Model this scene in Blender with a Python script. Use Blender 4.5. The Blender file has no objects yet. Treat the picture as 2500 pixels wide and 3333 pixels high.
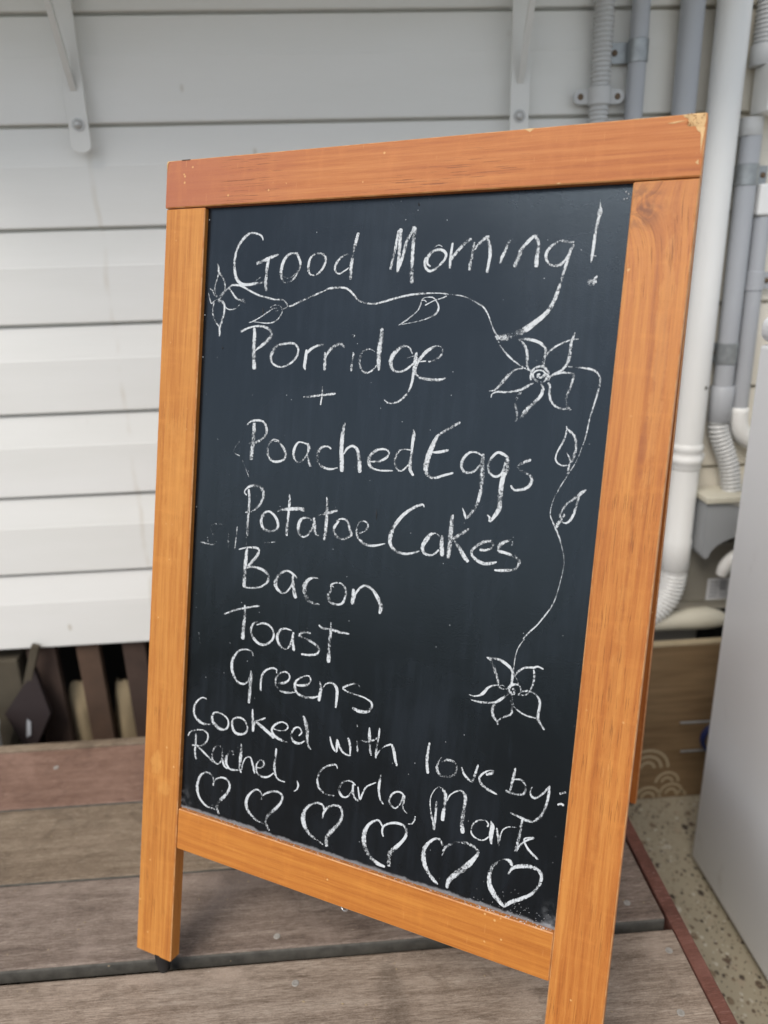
import bpy, bmesh, math, random
from mathutils import Vector, Matrix, noise as mn
random.seed(7)
S = bpy.context.scene
COL = S.collection
# ---------------------------------------------------------------- camera
cam = bpy.data.objects.new('camera', bpy.data.cameras.new('camera'))
COL.objects.link(cam)
S.camera = cam
cam.location = (0.31842, -0.87445, 0.91153)
cam.rotation_euler = (1.235623, 0.027299, -0.069855)
cd = cam.data
cd.sensor_fit = 'VERTICAL'
cd.sensor_height = 36.0
cd.sensor_width = 27.0
cd.lens = 2451.92 / 3333 * 36.0
cd.clip_start = 0.02
cd.clip_end = 400
cd.dof.use_dof = True
cd.dof.focus_distance = 0.83
cd.dof.aperture_fstop = 3.2
# ---------------------------------------------------------------- sky and sun
SUN_EL, SUN_AZ = math.radians(50), math.radians(215)     # azimuth clockwise from +Y
W = bpy.data.worlds.new('World'); S.world = W; W.use_nodes = True
wt = W.node_tree
for n in list(wt.nodes): wt.nodes.remove(n)
sky = wt.nodes.new('ShaderNodeTexSky'); sky.sky_type = 'NISHITA'; sky.sun_disc = False
sky.sun_elevation = SUN_EL; sky.sun_rotation = SUN_AZ; sky.air_density = 1.0; sky.dust_density = 0.7; sky.ozone_density = 1.0
hs = wt.nodes.new('ShaderNodeHueSaturation'); hs.inputs['Saturation'].default_value = 0.38
bg = wt.nodes.new('ShaderNodeBackground'); bg.inputs['Strength'].default_value = 0.105
wo = wt.nodes.new('ShaderNodeOutputWorld')
wt.links.new(sky.outputs[0], hs.inputs['Color']); wt.links.new(hs.outputs[0], bg.inputs[0]); wt.links.new(bg.outputs[0], wo.inputs[0])
sl = bpy.data.lights.new('sun', 'SUN'); sl.energy = 1.5; sl.angle = math.radians(28); sl.color = (1.0, 0.935, 0.85)
so = bpy.data.objects.new('sun', sl); COL.objects.link(so)
sd = Vector((math.sin(SUN_AZ) * math.cos(SUN_EL), math.cos(SUN_AZ) * math.cos(SUN_EL), math.sin(SUN_EL)))
so.rotation_euler = sd.to_track_quat('Z', 'Y').to_euler()
so.location = sd * 8
S.view_settings.view_transform = 'Standard'; S.view_settings.look = 'None'
S.view_settings.exposure = 0.66; S.view_settings.gamma = 1.0
S.cycles.use_denoising = True
S.cycles.max_bounces = 8
S.cycles.transparent_max_bounces = 12

# ---------------------------------------------------------------- node helpers
class NT:
    def __init__(s, name):
        s.m = bpy.data.materials.new(name); s.m.use_nodes = True; s.t = s.m.node_tree
        s.p = s.t.nodes['Principled BSDF']; s.out = s.t.nodes['Material Output']
        s.tc = s.t.nodes.new('ShaderNodeTexCoord')
        oi = s.t.nodes.new('ShaderNodeObjectInfo'); s.rnd = oi.outputs['Random']
    def set(s, **k):
        names = dict(color='Base Color', rough='Roughness', metal='Metallic', spec='Specular IOR Level', coat='Coat Weight', coatr='Coat Roughness', alpha='Alpha')
        for a, v in k.items():
            i = s.p.inputs[names[a]]
            if hasattr(v, 'node'): s.t.links.new(v, i)
            elif a == 'color': i.default_value = (*v, 1)
            else: i.default_value = v
        return s
    def link(s, v, i):
        if hasattr(v, 'node'): s.t.links.new(v, i)
        elif isinstance(v, (tuple, list)) and len(v) == 3 and i.type == 'RGBA': i.default_value = (*v, 1)
        else: i.default_value = v
    def map(s, scale=(1, 1, 1), rot=(0, 0, 0), loc=(0, 0, 0), src=None, jitter=0):
        n = s.t.nodes.new('ShaderNodeMapping'); n.inputs['Scale'].default_value = scale; n.inputs['Rotation'].default_value = rot
        n.inputs['Location'].default_value = loc
        v = src or s.tc.outputs['Object']
        if jitter:
            c = s.t.nodes.new('ShaderNodeCombineXYZ')
            for k, f in enumerate((7.3, 13.7, 29.1)):
                s.link(s.math('MULTIPLY', s.rnd, f * jitter), c.inputs[k])
            a = s.t.nodes.new('ShaderNodeVectorMath'); a.operation = 'ADD'
            s.link(v, a.inputs[0]); s.link(c.outputs[0], a.inputs[1]); v = a.outputs[0]
        s.link(v, n.inputs['Vector']); return n.outputs[0]
    def noise(s, scale, vec=None, detail=4, rough=.55, dist=0):
        n = s.t.nodes.new('ShaderNodeTexNoise'); n.inputs['Scale'].default_value = scale; n.inputs['Detail'].default_value = detail
        n.inputs['Roughness'].default_value = rough; n.inputs['Distortion'].default_value = dist
        s.link(vec or s.tc.outputs['Object'], n.inputs['Vector']); return n.outputs[0]
    def vor(s, scale, vec=None, feature='F1', out='Distance', rand=1.0):
        n = s.t.nodes.new('ShaderNodeTexVoronoi'); n.feature = feature; n.inputs['Scale'].default_value = scale
        n.inputs['Randomness'].default_value = rand
        s.link(vec or s.tc.outputs['Object'], n.inputs['Vector']); return n.outputs[out]
    def wave(s, scale, vec=None, dist=4, detail=3, dscale=1, dirn='Y', typ='BANDS'):
        n = s.t.nodes.new('ShaderNodeTexWave'); n.wave_type = typ; n.bands_direction = dirn; n.inputs['Scale'].default_value = scale
        n.inputs['Distortion'].default_value = dist; n.inputs['Detail'].default_value = detail; n.inputs['Detail Scale'].default_value = dscale
        s.link(vec or s.tc.outputs['Object'], n.inputs['Vector']); return n.outputs['Fac']
    def ramp(s, fac, *stops, interp='LINEAR'):
        n = s.t.nodes.new('ShaderNodeValToRGB'); n.color_ramp.interpolation = interp; e = n.color_ramp.elements
        while len(e) < len(stops): e.new(0.5)
        for i, (p, c) in enumerate(stops):
            e[i].position = p; e[i].color = (*c, 1) if isinstance(c, (tuple, list)) else (c, c, c, 1)
        s.link(fac, n.inputs[0]); return n.outputs[0]
    def mix(s, fac, a, b, mode='MIX'):
        n = s.t.nodes.new('ShaderNodeMix'); n.data_type = 'RGBA'; n.blend_type = mode
        s.link(fac, n.inputs[0]); s.link(a, n.inputs[6]); s.link(b, n.inputs[7]); return n.outputs[2]
    def math(s, op, a, b=0.0, c=0.0, clamp=False):
        n = s.t.nodes.new('ShaderNodeMath'); n.operation = op; n.use_clamp = clamp
        s.link(a, n.inputs[0]); s.link(b, n.inputs[1]); s.link(c, n.inputs[2]); return n.outputs[0]
    def sep(s, vec=None):
        n = s.t.nodes.new('ShaderNodeSeparateXYZ'); s.link(vec or s.tc.outputs['Object'], n.inputs[0]); return n.outputs
    def attr(s, name):
        n = s.t.nodes.new('ShaderNodeAttribute'); n.attribute_name = name; return n.outputs['Fac']
    def step(s, v, lo, hi):
        n = s.t.nodes.new('ShaderNodeMapRange'); n.interpolation_type = 'SMOOTHSTEP'
        s.link(v, n.inputs[0]); n.inputs[1].default_value = lo; n.inputs[2].default_value = hi
        n.inputs[3].default_value = 0; n.inputs[4].default_value = 1; return n.outputs[0]
    def bump(s, h, strength=.3, dist=.001, prev=None):
        n = s.t.nodes.new('ShaderNodeBump'); n.inputs['Strength'].default_value = strength; n.inputs['Distance'].default_value = dist
        s.link(h, n.inputs['Height'])
        if prev: s.link(prev, n.inputs['Normal'])
        s.t.links.new(n.outputs[0], s.p.inputs['Normal']); return n.outputs[0]

def plain(name, color, rough=.5, metal=0, var=.12, vscale=30, bump=.1):
    n = NT(name); f = n.noise(vscale, detail=5)
    c = n.mix(f, tuple(x * (1 - var) for x in color), tuple(min(1, x * (1 + var)) for x in color))
    n.set(color=c, rough=rough, metal=metal)
    if bump: n.bump(n.noise(vscale * 8, detail=3), bump, .0005)
    return n.m

# ---------------------------------------------------------------- materials
def sign_wood(name, grain, dark, mid, light, seed=0.0, ripple=.3, knot=None, pink=None, pores=.8, patches=(), plo=.50):
    """Stained pine; grain runs along local X (rail) or Y (stile)."""
    n = NT(name)
    if grain == 'X': st = (.55, 16, 16); perp = 1
    else: st = (16, .55, 16); perp = 0
    base = n.tc.outputs['Object']
    if knot:
        # swirl the grain round a knot
        d = n.t.nodes.new('ShaderNodeVectorMath'); d.operation = 'DISTANCE'; n.link(base, d.inputs[0]); d.inputs[1].default_value = knot
        kd = d.outputs['Value']
        off = n.math('MULTIPLY', n.math('POWER', 2.718, n.math('MULTIPLY', kd, -55.0)), .03)
        c = n.t.nodes.new('ShaderNodeCombineXYZ'); n.link(off, c.inputs[perp])
        a = n.t.nodes.new('ShaderNodeVectorMath'); a.operation = 'ADD'; n.link(base, a.inputs[0]); n.link(c.outputs[0], a.inputs[1]); base = a.outputs[0]
    v = n.map(scale=st, loc=(seed, seed * 1.7, 0), src=base)
    g1 = n.noise(4.0, v, detail=3, rough=.5, dist=.25)
    g2 = n.noise(24, v, detail=6, rough=.7)
    wv = n.wave(2.0, v, dist=5.5, detail=2, dscale=.9, dirn='Y' if grain == 'X' else 'X')
    g = n.math('ADD', n.math('ADD', n.math('MULTIPLY', g1, .44), n.math('MULTIPLY', g2, .50)), n.math('MULTIPLY', wv, .055))
    col = n.ramp(g, (.30, dark), (.47, mid), (.64, light))
    big = n.noise(9, n.map(loc=(seed * 3, 1, 0)), detail=3)
    col = n.mix(n.math('MULTIPLY', n.step(big, .50, .75), .20), col, tuple(x * y for x, y in zip(mid, (.80, .68, .6))))
    if pink:
        sx = n.sep()[0 if grain == 'X' else 1]
        m = n.math('ADD', n.math('MULTIPLY', n.step(sx, pink[1], pink[0]), .8), n.math('MULTIPLY', n.math('SUBTRACT', n.noise(40, v, detail=2), .5), .5), clamp=True)
        col = n.mix(m, col, pink[2])
    for (px_, py_, rx_, ry_, pc_, ps_) in patches:      # lighter or darker figure where a branch grew
        q = n.sep(base)
        wob = n.math('MULTIPLY', n.math('SUBTRACT', n.noise(70, n.map(scale=(1, .5, 1)), detail=5, rough=.7), .5), 4.5)
        dd = n.math('ADD', n.math('POWER', n.math('DIVIDE', n.math('SUBTRACT', q[0], px_), rx_), 2.0), n.math('POWER', n.math('DIVIDE', n.math('SUBTRACT', q[1], py_), ry_), 2.0))
        col = n.mix(n.math('MULTIPLY', n.step(n.math('ADD', dd, wob), 1.1, .2), ps_), col, pc_)
    # thin dark resin pores
    pv = n.map(scale=(2.4, 95, 95) if grain == 'X' else (95, 2.4, 95), loc=(seed, seed, 0), src=base)
    pn = n.noise(11, pv, detail=2, rough=.5)
    pm = n.math('MULTIPLY', n.step(pn, .61, .66), pores)
    pm = n.math('MULTIPLY', pm, n.step(n.noise(8, n.map(loc=(seed, 5, 0)), detail=1), plo, plo + .12))
    col = n.mix(pm, col, tuple(x * .5 for x in dark))
    # faint lighter figure across the grain
    fg = n.noise(70, n.map(scale=(1, .25, 1) if grain == 'X' else (.25, 1, 1), loc=(seed, 2, 0)), detail=3)
    col = n.mix(n.math('MULTIPLY', n.step(fg, .5, .75), .16), col, tuple(min(1, x * 1.25) for x in light))
    # fine mottling of the stain
    fm = n.noise(700, detail=2)
    col = n.mix(n.math('MULTIPLY', n.math('ABSOLUTE', n.math('SUBTRACT', fm, .5)), .55), col, tuple(min(1, x * 1.35) for x in light))
    if knot:
        ring = n.math('MULTIPLY', n.step(kd, .030, .004), .75)
        kn = n.noise(60, detail=4, dist=1.5)
        col = n.mix(n.math('MULTIPLY', ring, n.step(kn, .35, .6)), col, (.13, .035, .012))
    # dents and scratches that show pale wood
    sc = n.noise(60, n.map(scale=(1, 1, 1), loc=(seed * 9, 2, 0)), detail=2, dist=.5)
    spk = n.vor(95, n.map(loc=(seed * 5, 3, 0)))
    rare = n.step(n.noise(23, n.map(loc=(seed * 2, 8, 0)), detail=0), .60, .66)
    dent = n.math('MULTIPLY', n.math('MULTIPLY', n.step(spk, .16, .09), rare), n.step(sc, .45, .55))
    col = n.mix(n.math('MULTIPLY', dent, .8), col, (.72, .42, .16))
    scr = n.noise(30, n.map(scale=(16, 1.2, 1), rot=(0, 0, .5), loc=(seed * 4, 6, 0)), detail=1)
    scr = n.math('MULTIPLY', n.step(scr, .735, .76), .22)
    col = n.mix(scr, col, (.75, .40, .14))
    n.set(color=col, rough=n.math('ADD', .34, n.math('MULTIPLY', g2, .2)), spec=.45)
    rp = n.wave(900 if grain == 'X' else 700, dirn='X' if grain == 'X' else 'Y', dist=1.2, detail=1, dscale=8)
    rip = n.math('MULTIPLY', rp, ripple)
    hgt = n.math('ADD', n.math('ADD', rip, n.math('MULTIPLY', g2, .8)), n.math('MULTIPLY', pm, -1.5))
    n.bump(n.math('SUBTRACT', hgt, n.math('MULTIPLY', dent, 2.0)), .22, .0006)
    return n.m

WD, WM, WL = (.29, .075, .012), (.46, .150, .026), (.60, .245, .052)
M = {}
M['rail_top'] = sign_wood('stained_pine_top_rail', 'X', (.31, .075, .016), (.46, .145, .032), (.56, .215, .060), 1.3, ripple=.9, pink=(.0, .26, (.40, .120, .060)))
M['rail_low'] = sign_wood('stained_pine_bottom_rail', 'X', (.33, .095, .014), (.48, .165, .028), (.59, .235, .042), 4.1, ripple=.2, pores=.3)
M['stile_l'] = sign_wood('stained_pine_left_stile', 'Y', (.33, .100, .015), (.49, .180, .032), (.62, .275, .060), 7.7, ripple=.5, pores=.5, patches=((.020, .265, .009, .020, (.74, .38, .10), .38), (.034, .236, .010, .012, (.74, .38, .10), .32), (.03, .62, .02, .10, (.66, .30, .07), .35)))
M['stile_r'] = sign_wood('stained_pine_right_stile', 'Y', WD, WM, WL, 2.9, ripple=.4, knot=(.5515, .941, 0), pores=.6, plo=.42, patches=((.583, .80, .007, .16, (.70, .33, .09), .28), (.577, .72, .004, .03, (.30, .08, .02), .6), (.575, .45, .007, .20, (.70, .33, .08), .2)))
M['rear_wood'] = sign_wood('stained_pine_rear', 'Y', (.30, .075, .014), (.42, .12, .022), (.5, .17, .035), 5.5, ripple=.2, pores=.3)
def worn():
    n = NT('worn_edge'); f = n.noise(60, detail=4); f2 = n.noise(260, detail=2)
    k = n.math('MULTIPLY', n.step(f, .36, .62), n.math('ADD', .35, n.math('MULTIPLY', f2, .6)))
    n.set(color=n.mix(k, (.52, .20, .055), (.70, .38, .16)), rough=.5); return n.m
M['worn'] = worn()
M['splint'] = plain('dark_splinter', (.34, .16, .06), .8, var=.5, vscale=200)
M['bare'] = plain('bare_splintered_wood', (.64, .42, .20), .7, var=.35, vscale=160, bump=.6)

def slate():
    n = NT('chalkboard_paint')
    smear = n.noise(7, n.map(scale=(1, .8, 1), rot=(0, 0, .5)), detail=5, rough=.6, dist=.8)
    streak = n.noise(22, n.map(scale=(6, .6, 1), rot=(0, 0, -.06)), detail=3)
    f = n.math('ADD', n.math('MULTIPLY', smear, .6), n.math('MULTIPLY', streak, .4))
    col = n.mix(n.step(f, .42, .72), (.0005, .0008, .0014), (.0075, .0095, .0135))
    # dust specks
    vd = n.vor(150); vr = n.vor(150, out='Color')
    rr = n.sep(vr)[0]
    spk = n.math('MULTIPLY', n.step(vd, .085, .05), n.step(rr, .93, .95))
    col = n.mix(n.math('MULTIPLY', spk, .8), col, (.6, .63, .66))
    # chalk dust gathered along the lower ledge and in the lower corners
    x, y, z = n.sep()
    nn = n.noise(90, detail=5, rough=.7)
    dd = n.math('SUBTRACT', y, .2145)
    led = n.math('MULTIPLY', n.step(n.math('ADD', dd, n.math('MULTIPLY', nn, -.009)), .0002, -.003), .4)
    col = n.mix(led, col, (.5, .52, .55))
    cx = n.math('MINIMUM', n.math('SUBTRACT', x, .057), n.math('SUBTRACT', .543, x))
    cr = n.math('MULTIPLY', n.step(n.math('ADD', cx, n.math('MULTIPLY', n.noise(50, n.map(scale=(3, 1, 1)), detail=5), .02)), .03, .012), n.step(dd, .035, .0))
    col = n.mix(n.math('MULTIPLY', n.math('MULTIPLY', cr, n.step(nn, .42, .7)), .5), col, (.4, .42, .45))
    n.set(color=col, rough=n.math('ADD', .17, n.math('MULTIPLY', smear, .20)), spec=.60)
    n.p.inputs['Specular Tint'].default_value = (.68, .84, 1.0, 1)
    g = n.noise(900, detail=2)
    n.bump(n.math('ADD', g, n.math('MULTIPLY', spk, .3)), .28, .0004)
    return n.m
M['slate'] = slate()

def chalk(name, d0=.0):
    n = NT(name)
    a = n.attr('across'); pr = n.attr('press')
    v = n.map(scale=(1.25, .8, 1))
    g = n.noise(1350, v, detail=2, rough=.7)
    g2 = n.noise(420, v, detail=2)
    g = n.math('ADD', n.math('MULTIPLY', g, .62), n.math('MULTIPLY', g2, .38))
    edge = n.math('POWER', n.math('ABSOLUTE', a), 2.6)
    th = n.math('ADD', n.math('ADD', (.440 + d0), n.math('MULTIPLY', edge, .10)), n.math('MULTIPLY', n.math('SUBTRACT', pr, .5), -.20))
    al = n.step(n.math('SUBTRACT', g, th), -.015, .05)
    col = n.mix(g2, (.50, .53, .56), (.76, .79, .81))
    n.set(color=col, rough=.95, spec=.1, alpha=n.math('MULTIPLY', al, .97))
    n.bump(g, .5, .0004)
    return n.m
M['chalk'] = chalk('chalk')
M['chalk_faint'] = chalk('chalk_faint', .105)

def painted_boards():
    n = NT('white_weatherboard_paint')
    st = n.noise(2.2, n.map(scale=(.5, 1, 3), jitter=1), detail=5)
    gr = n.noise(60, n.map(scale=(.25, 1, 6), jitter=1), detail=4)
    x, y, z = n.sep()
    col = n.mix(n.step(st, .3, .75), (.765, .765, .735), (.825, .825, .805))
    # yellowed, dirtier paint behind the pipes
    warm = n.math('MULTIPLY', n.step(x, .78, 1.08), .8)
    col = n.mix(warm, col, (.74, .68, .56))
    spots = n.math('MULTIPLY', n.step(n.vor(16, n.map(scale=(1, 1, .55), jitter=2)), .10, .03), n.step(n.noise(9, n.map(jitter=1), detail=2), .5, .62))
    col = n.mix(n.math('MULTIPLY', spots, .45), col, (.40, .34, .24))
    # rusty run-off below the left bracket
    xx = n.math('ADD', x, n.math('MULTIPLY', n.math('SUBTRACT', n.noise(9, detail=2), .5), .02))
    run = n.math('MULTIPLY', n.step(n.math('ABSOLUTE', n.math('ADD', xx, .088)), .0075, .001), .22)
    run = n.math('MULTIPLY', run, n.step(n.noise(12, n.map(jitter=2), detail=2), .3, .6))
    col = n.mix(run, col, (.46, .37, .24))
    n.set(color=col, rough=.42, spec=.4)
    n.bump(gr, .25, .0012)
    return n.m
M['board'] = painted_boards()
M['bracket'] = plain('painted_steel_bracket', (.74, .74, .715), .4, var=.05, vscale=12)
M['bolt'] = plain('painted_bolt', (.50, .50, .49), .4, metal=.3)

def deckwood(name, dark, mid, light, pale_mark=.5):
    n = NT(name)
    v = n.map(scale=(1, 11, 11), jitter=1)
    g1 = n.noise(5, v, detail=5, rough=.62, dist=.5)
    g2 = n.noise(42, n.map(scale=(1, 15, 15), jitter=1), detail=4, rough=.7)
    g3 = n.noise(120, n.map(scale=(1, 9, 9), jitter=1), detail=2, rough=.6)
    g = n.math('ADD', n.math('ADD', n.math('MULTIPLY', g1, .34), n.math('MULTIPLY', g2, .42)), n.math('MULTIPLY', g3, .24))
    col = n.ramp(g, (.36, dark), (.5, mid), (.63, light))
    pat = n.noise(6.5, n.map(jitter=2), detail=5, rough=.62, dist=1.0)
    col = n.mix(n.math('MULTIPLY', n.step(pat, .5, .74), pale_mark), col, tuple(min(1, x * 1.5 + .05) for x in mid))
    col = n.mix(n.math('MULTIPLY', n.step(pat, .48, .28), .5), col, tuple(x * .6 for x in dark))
    # scuff scratches and scuffs crossing the grain
    for k, (rz, off) in enumerate(((.5, 0), (-.35, 3), (1.35, 7))):
        s = n.noise(42, n.map(scale=(.9, 13, 1), rot=(0, 0, rz), loc=(off, off, 0), jitter=1), detail=2)
        area = n.step(n.noise(7, n.map(loc=(off, 1, 0), jitter=2), detail=2), .5, .66)
        col = n.mix(n.math('MULTIPLY', n.math('MULTIPLY', n.step(s, .60, .70), area), .62), col, tuple(min(1, x * 1.7 + .08) for x in mid))
    g4 = n.noise(420, n.map(scale=(1, 7, 1), jitter=1), detail=1)
    col = n.mix(n.math('MULTIPLY', n.step(g4, .5, .75), .35), col, tuple(min(1, x * 1.3) for x in light))
    col = n.mix(n.math('MULTIPLY', n.step(g4, .48, .25), .45), col, dark)
    ck = n.noise(9, n.map(scale=(.9, 42, 1), jitter=3), detail=3, rough=.6)
    col = n.mix(n.math('MULTIPLY', n.math('MULTIPLY', n.step(ck, .66, .70), n.step(n.noise(5, n.map(jitter=4), detail=1), .45, .6)), .75), col, tuple(x * .35 for x in dark))
    pt2 = n.noise(16, n.map(scale=(1, 1.6, 1), jitter=5), detail=5, rough=.7, dist=1.5)
    col = n.mix(n.math('MULTIPLY', n.step(pt2, .56, .70), .35), col, tuple(min(1, x * 1.35 + .03) for x in mid))
    col = n.mix(n.math('MULTIPLY', n.step(pt2, .44, .32), .35), col, tuple(x * .9 for x in dark))
    grit = n.math('MULTIPLY', n.step(n.vor(120, n.map(jitter=1)), .10, .06), n.step(n.sep(n.vor(120, n.map(jitter=1), out='Color'))[0], .93, .96))
    col = n.mix(n.math('MULTIPLY', grit, .7), col, (.55, .5, .43))
    n.set(color=col, rough=n.math('ADD', .48, n.math('MULTIPLY', g1, .25)), spec=.35)
    n.bump(n.math('ADD', g2, n.math('MULTIPLY', g1, .6)), .55, .0012)
    return n.m
M['deck0'] = deckwood('weathered_deck_grey', (.088, .060, .040), (.255, .196, .150), (.44, .365, .295), .75)
M['deck1'] = deckwood('weathered_deck_violet_grey', (.060, .040, .030), (.180, .134, .106), (.35, .285, .235), .8)
M['deck2'] = deckwood('weathered_deck_olive', (.075, .050, .030), (.185, .135, .092), (.32, .26, .19), .6)
M['deck3'] = deckwood('weathered_deck_red', (.095, .048, .032), (.195, .112, .080), (.29, .19, .145), .35)
M['trim'] = deckwood('oiled_hardwood_red', (.085, .032, .022), (.150, .060, .043), (.20, .085, .062), .2)
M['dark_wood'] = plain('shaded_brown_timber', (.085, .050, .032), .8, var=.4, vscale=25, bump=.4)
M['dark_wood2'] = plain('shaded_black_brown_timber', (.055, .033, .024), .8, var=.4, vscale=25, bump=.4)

def terrazzo():
    n = NT('exposed_aggregate_concrete')
    base = n.mix(n.noise(9, detail=6), (.25, .215, .15), (.41, .36, .265))
    fine = n.noise(260, detail=3)
    base = n.mix(n.math('MULTIPLY', fine, .35), base, (.42, .38, .29))
    w = n.noise(25, detail=2); c = n.t.nodes.new('ShaderNodeVectorMath'); c.operation = 'SCALE'
    for sc, lo, hi, off, frac in ((46, .36, .29, 0, .42), (95, .34, .27, 4, .40), (190, .34, .25, 9, .4)):
        v = n.map(loc=(off, off, 0), scale=(1, .85, 1), rot=(0, 0, off))
        wob = n.math('MULTIPLY', n.math('SUBTRACT', n.noise(sc * 2.2, v, detail=2), .5), .22)
        d = n.math('ADD', n.vor(sc, v), wob)
        cr = n.sep(n.vor(sc, v, out='Color'))
        m = n.math('MULTIPLY', n.step(d, lo, hi), n.step(cr[0], frac, frac + .03))
        pc = n.ramp(cr[1], (.0, (.06, .045, .035)), (.25, (.12, .085, .06)), (.45, (.20, .15, .10)), (.62, (.36, .30, .22)), (.8, (.50, .46, .38)), (1, (.38, .22, .09)), interp='CONSTANT')
        base = n.mix(m, base, pc)
    n.set(color=base, rough=.5, spec=.4)
    n.bump(fine, .2, .0006)
    return n.m
M['ground'] = terrazzo()
M['far_ground'] = plain('dark_far_ground', (.035, .05, .018), .95, var=.4, vscale=6, bump=.8)  # dark colour chosen to dim what the chalkboard reflects
M['pvc_grey'] = plain('grey_pvc', (.42, .435, .46), .38, var=.05, vscale=9, bump=.03)
M['pvc_pale'] = plain('pale_grey_pvc', (.55, .555, .55), .4, var=.05, vscale=9, bump=.03)
M['pvc_white'] = plain('white_pvc_downpipe', (.83, .83, .81), .3, var=.04, vscale=7, bump=.03)
M['pvc_beige'] = plain('beige_pvc', (.60, .57, .47), .5, var=.12, vscale=12, bump=.1)
M['galv'] = plain('galvanised_steel', (.34, .36, .37), .42, metal=.55, var=.35, vscale=90, bump=.1)
M['screw_head'] = plain('weathered_screw_head', (.34, .32, .29), .6, metal=.2, var=.5, vscale=200)
M['purple_board'] = plain('dark_purple_board', (.022, .013, .013), .7, var=.3, vscale=20)
M['rust'] = plain('rusty_screw', (.16, .11, .07), .6, metal=.4, var=.4, vscale=200)
M['box_grey'] = plain('grey_plastic_box', (.33, .345, .36), .45, var=.06, vscale=9, bump=.03)
M['box_pale'] = plain('pale_plastic_cover', (.55, .54, .50), .5, var=.12, vscale=20, bump=.05)
M['render'] = plain('weathered_render', (.075, .062, .042), .9, var=.35, vscale=14, bump=.5)
M['stone'] = plain('sandstone', (.36, .28, .17), .9, var=.25, vscale=18, bump=.6)
M['black'] = plain('black_rubber', (.012, .012, .013), .55, var=.1, bump=.05)
M['zinc'] = plain('zinc_plated_steel', (.6, .61, .62), .28, metal=.9, var=.1, vscale=90, bump=0)
M['white_plastic'] = plain('white_plastic', (.78, .77, .74), .4, var=.05)
M['blue_plastic'] = plain('blue_plastic', (.012, .02, .09), .4, var=.1)
M['label'] = plain('paper_label', (.62, .63, .65), .6, var=.04)
M['taupe'] = plain('taupe_box_shaded', (.24, .225, .19), .6, var=.1, vscale=9)  # taupe darkened to hold the shadow under the meter housing
M['print'] = plain('grey_print', (.30, .31, .33), .6, var=.05)
M['edge'] = plain('aged_shaded_board_edge', (.105, .098, .084), .9, var=.7, vscale=60, bump=.9)  # aged board sides, darkened in colour for the shade in the gaps
M['void'] = plain('underfloor_dark', (.012, .011, .010), .95, var=.2)  # near-black, so the shade under the house sits in the colour
M['plinth'] = plain('painted_fibre_cement', (.50, .48, .42), .7, var=.1, vscale=9)
def panelwood():
    n = NT('varnished_plywood'); g = n.noise(9, n.map(scale=(.6, 1, 7)), detail=5, dist=.4)
    n.set(color=n.ramp(g, (.3, (.16, .10, .05)), (.7, (.26, .175, .095))), rough=.5); return n.m
M['ply'] = panelwood()
M['pattern'] = plain('cream_paint_line', (.42, .34, .22), .7, var=.15)
def enamel():
    n = NT('pale_enamel_steel'); f = n.noise(3.0, detail=3); s = n.noise(14, n.map(scale=(1, 1, .5)), detail=4)
    c = n.mix(f, (.80, .82, .85), (.86, .875, .90))
    n.set(color=n.mix(n.math('MULTIPLY', n.step(s, .6, .8), .35), c, (.42, .40, .38)), rough=.33, spec=.55)
    n.bump(n.noise(3.5, detail=1), .12, .02); return n.m
M['enamel'] = enamel()

# ---------------------------------------------------------------- mesh helpers
def obj(name, bm, mat, parent=None, smooth=False, mats=None):
    me = bpy.data.meshes.new(name)
    if smooth: bmesh.ops.recalc_face_normals(bm, faces=bm.faces[:])
    bm.normal_update(); bm.to_mesh(me); bm.free()
    for m in (mats or [mat]): me.materials.append(m)
    if smooth:
        for f in me.polygons: f.use_smooth = True
        me.set_sharp_from_angle(angle=math.radians(50))
    o = bpy.data.objects.new(name, me); COL.objects.link(o)
    if parent: o.parent = parent
    return o
def tag(o, label, cat, group=None):
    o['label'] = label; o['category'] = cat
    if group: o['group'] = group
    return o
def empty(name, loc=(0, 0, 0), label=None, cat=None, group=None, matrix=None):
    o = bpy.data.objects.new(name, None); COL.objects.link(o); o.empty_display_size = .05
    if matrix is not None: o.matrix_world = matrix
    else: o.location = loc
    if label: tag(o, label, cat, group)
    return o
def box(x0, x1, y0, y1, z0, z1, bev=0, seg=2, bm=None, bevmat=None):
    own = bm is None
    b = bmesh.new()
    r = bmesh.ops.create_cube(b, size=1)
    for v in b.verts:
        v.co = Vector(((x0 + x1) / 2 + v.co.x * (x1 - x0), (y0 + y1) / 2 + v.co.y * (y1 - y0), (z0 + z1) / 2 + v.co.z * (z1 - z0)))
    if bev:
        q = bmesh.ops.bevel(b, geom=b.edges[:], offset=bev, segments=seg, affect='EDGES', profile=.5)
        if bevmat is not None:
            for f in q['faces']: f.material_index = bevmat
    if own: return b
    merge(bm, b); return bm
def merge(bm, b):
    me = bpy.data.meshes.new('tmp'); b.to_mesh(me); b.free(); bm.from_mesh(me); bpy.data.meshes.remove(me)
def frames(pts):
    pts = [Vector(p) for p in pts]; T = []
    for i in range(len(pts)):
        T.append((pts[min(i + 1, len(pts) - 1)] - pts[max(i - 1, 0)]).normalized())
    ref = Vector((0, 1, 0)) if abs(T[0].y) < .9 else Vector((1, 0, 0))
    n = (ref - T[0] * ref.dot(T[0])).normalized(); out = []
    for p, t in zip(pts, T):
        n = (n - t * n.dot(t)).normalized(); out.append((p, n, t.cross(n)))
    return out
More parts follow.
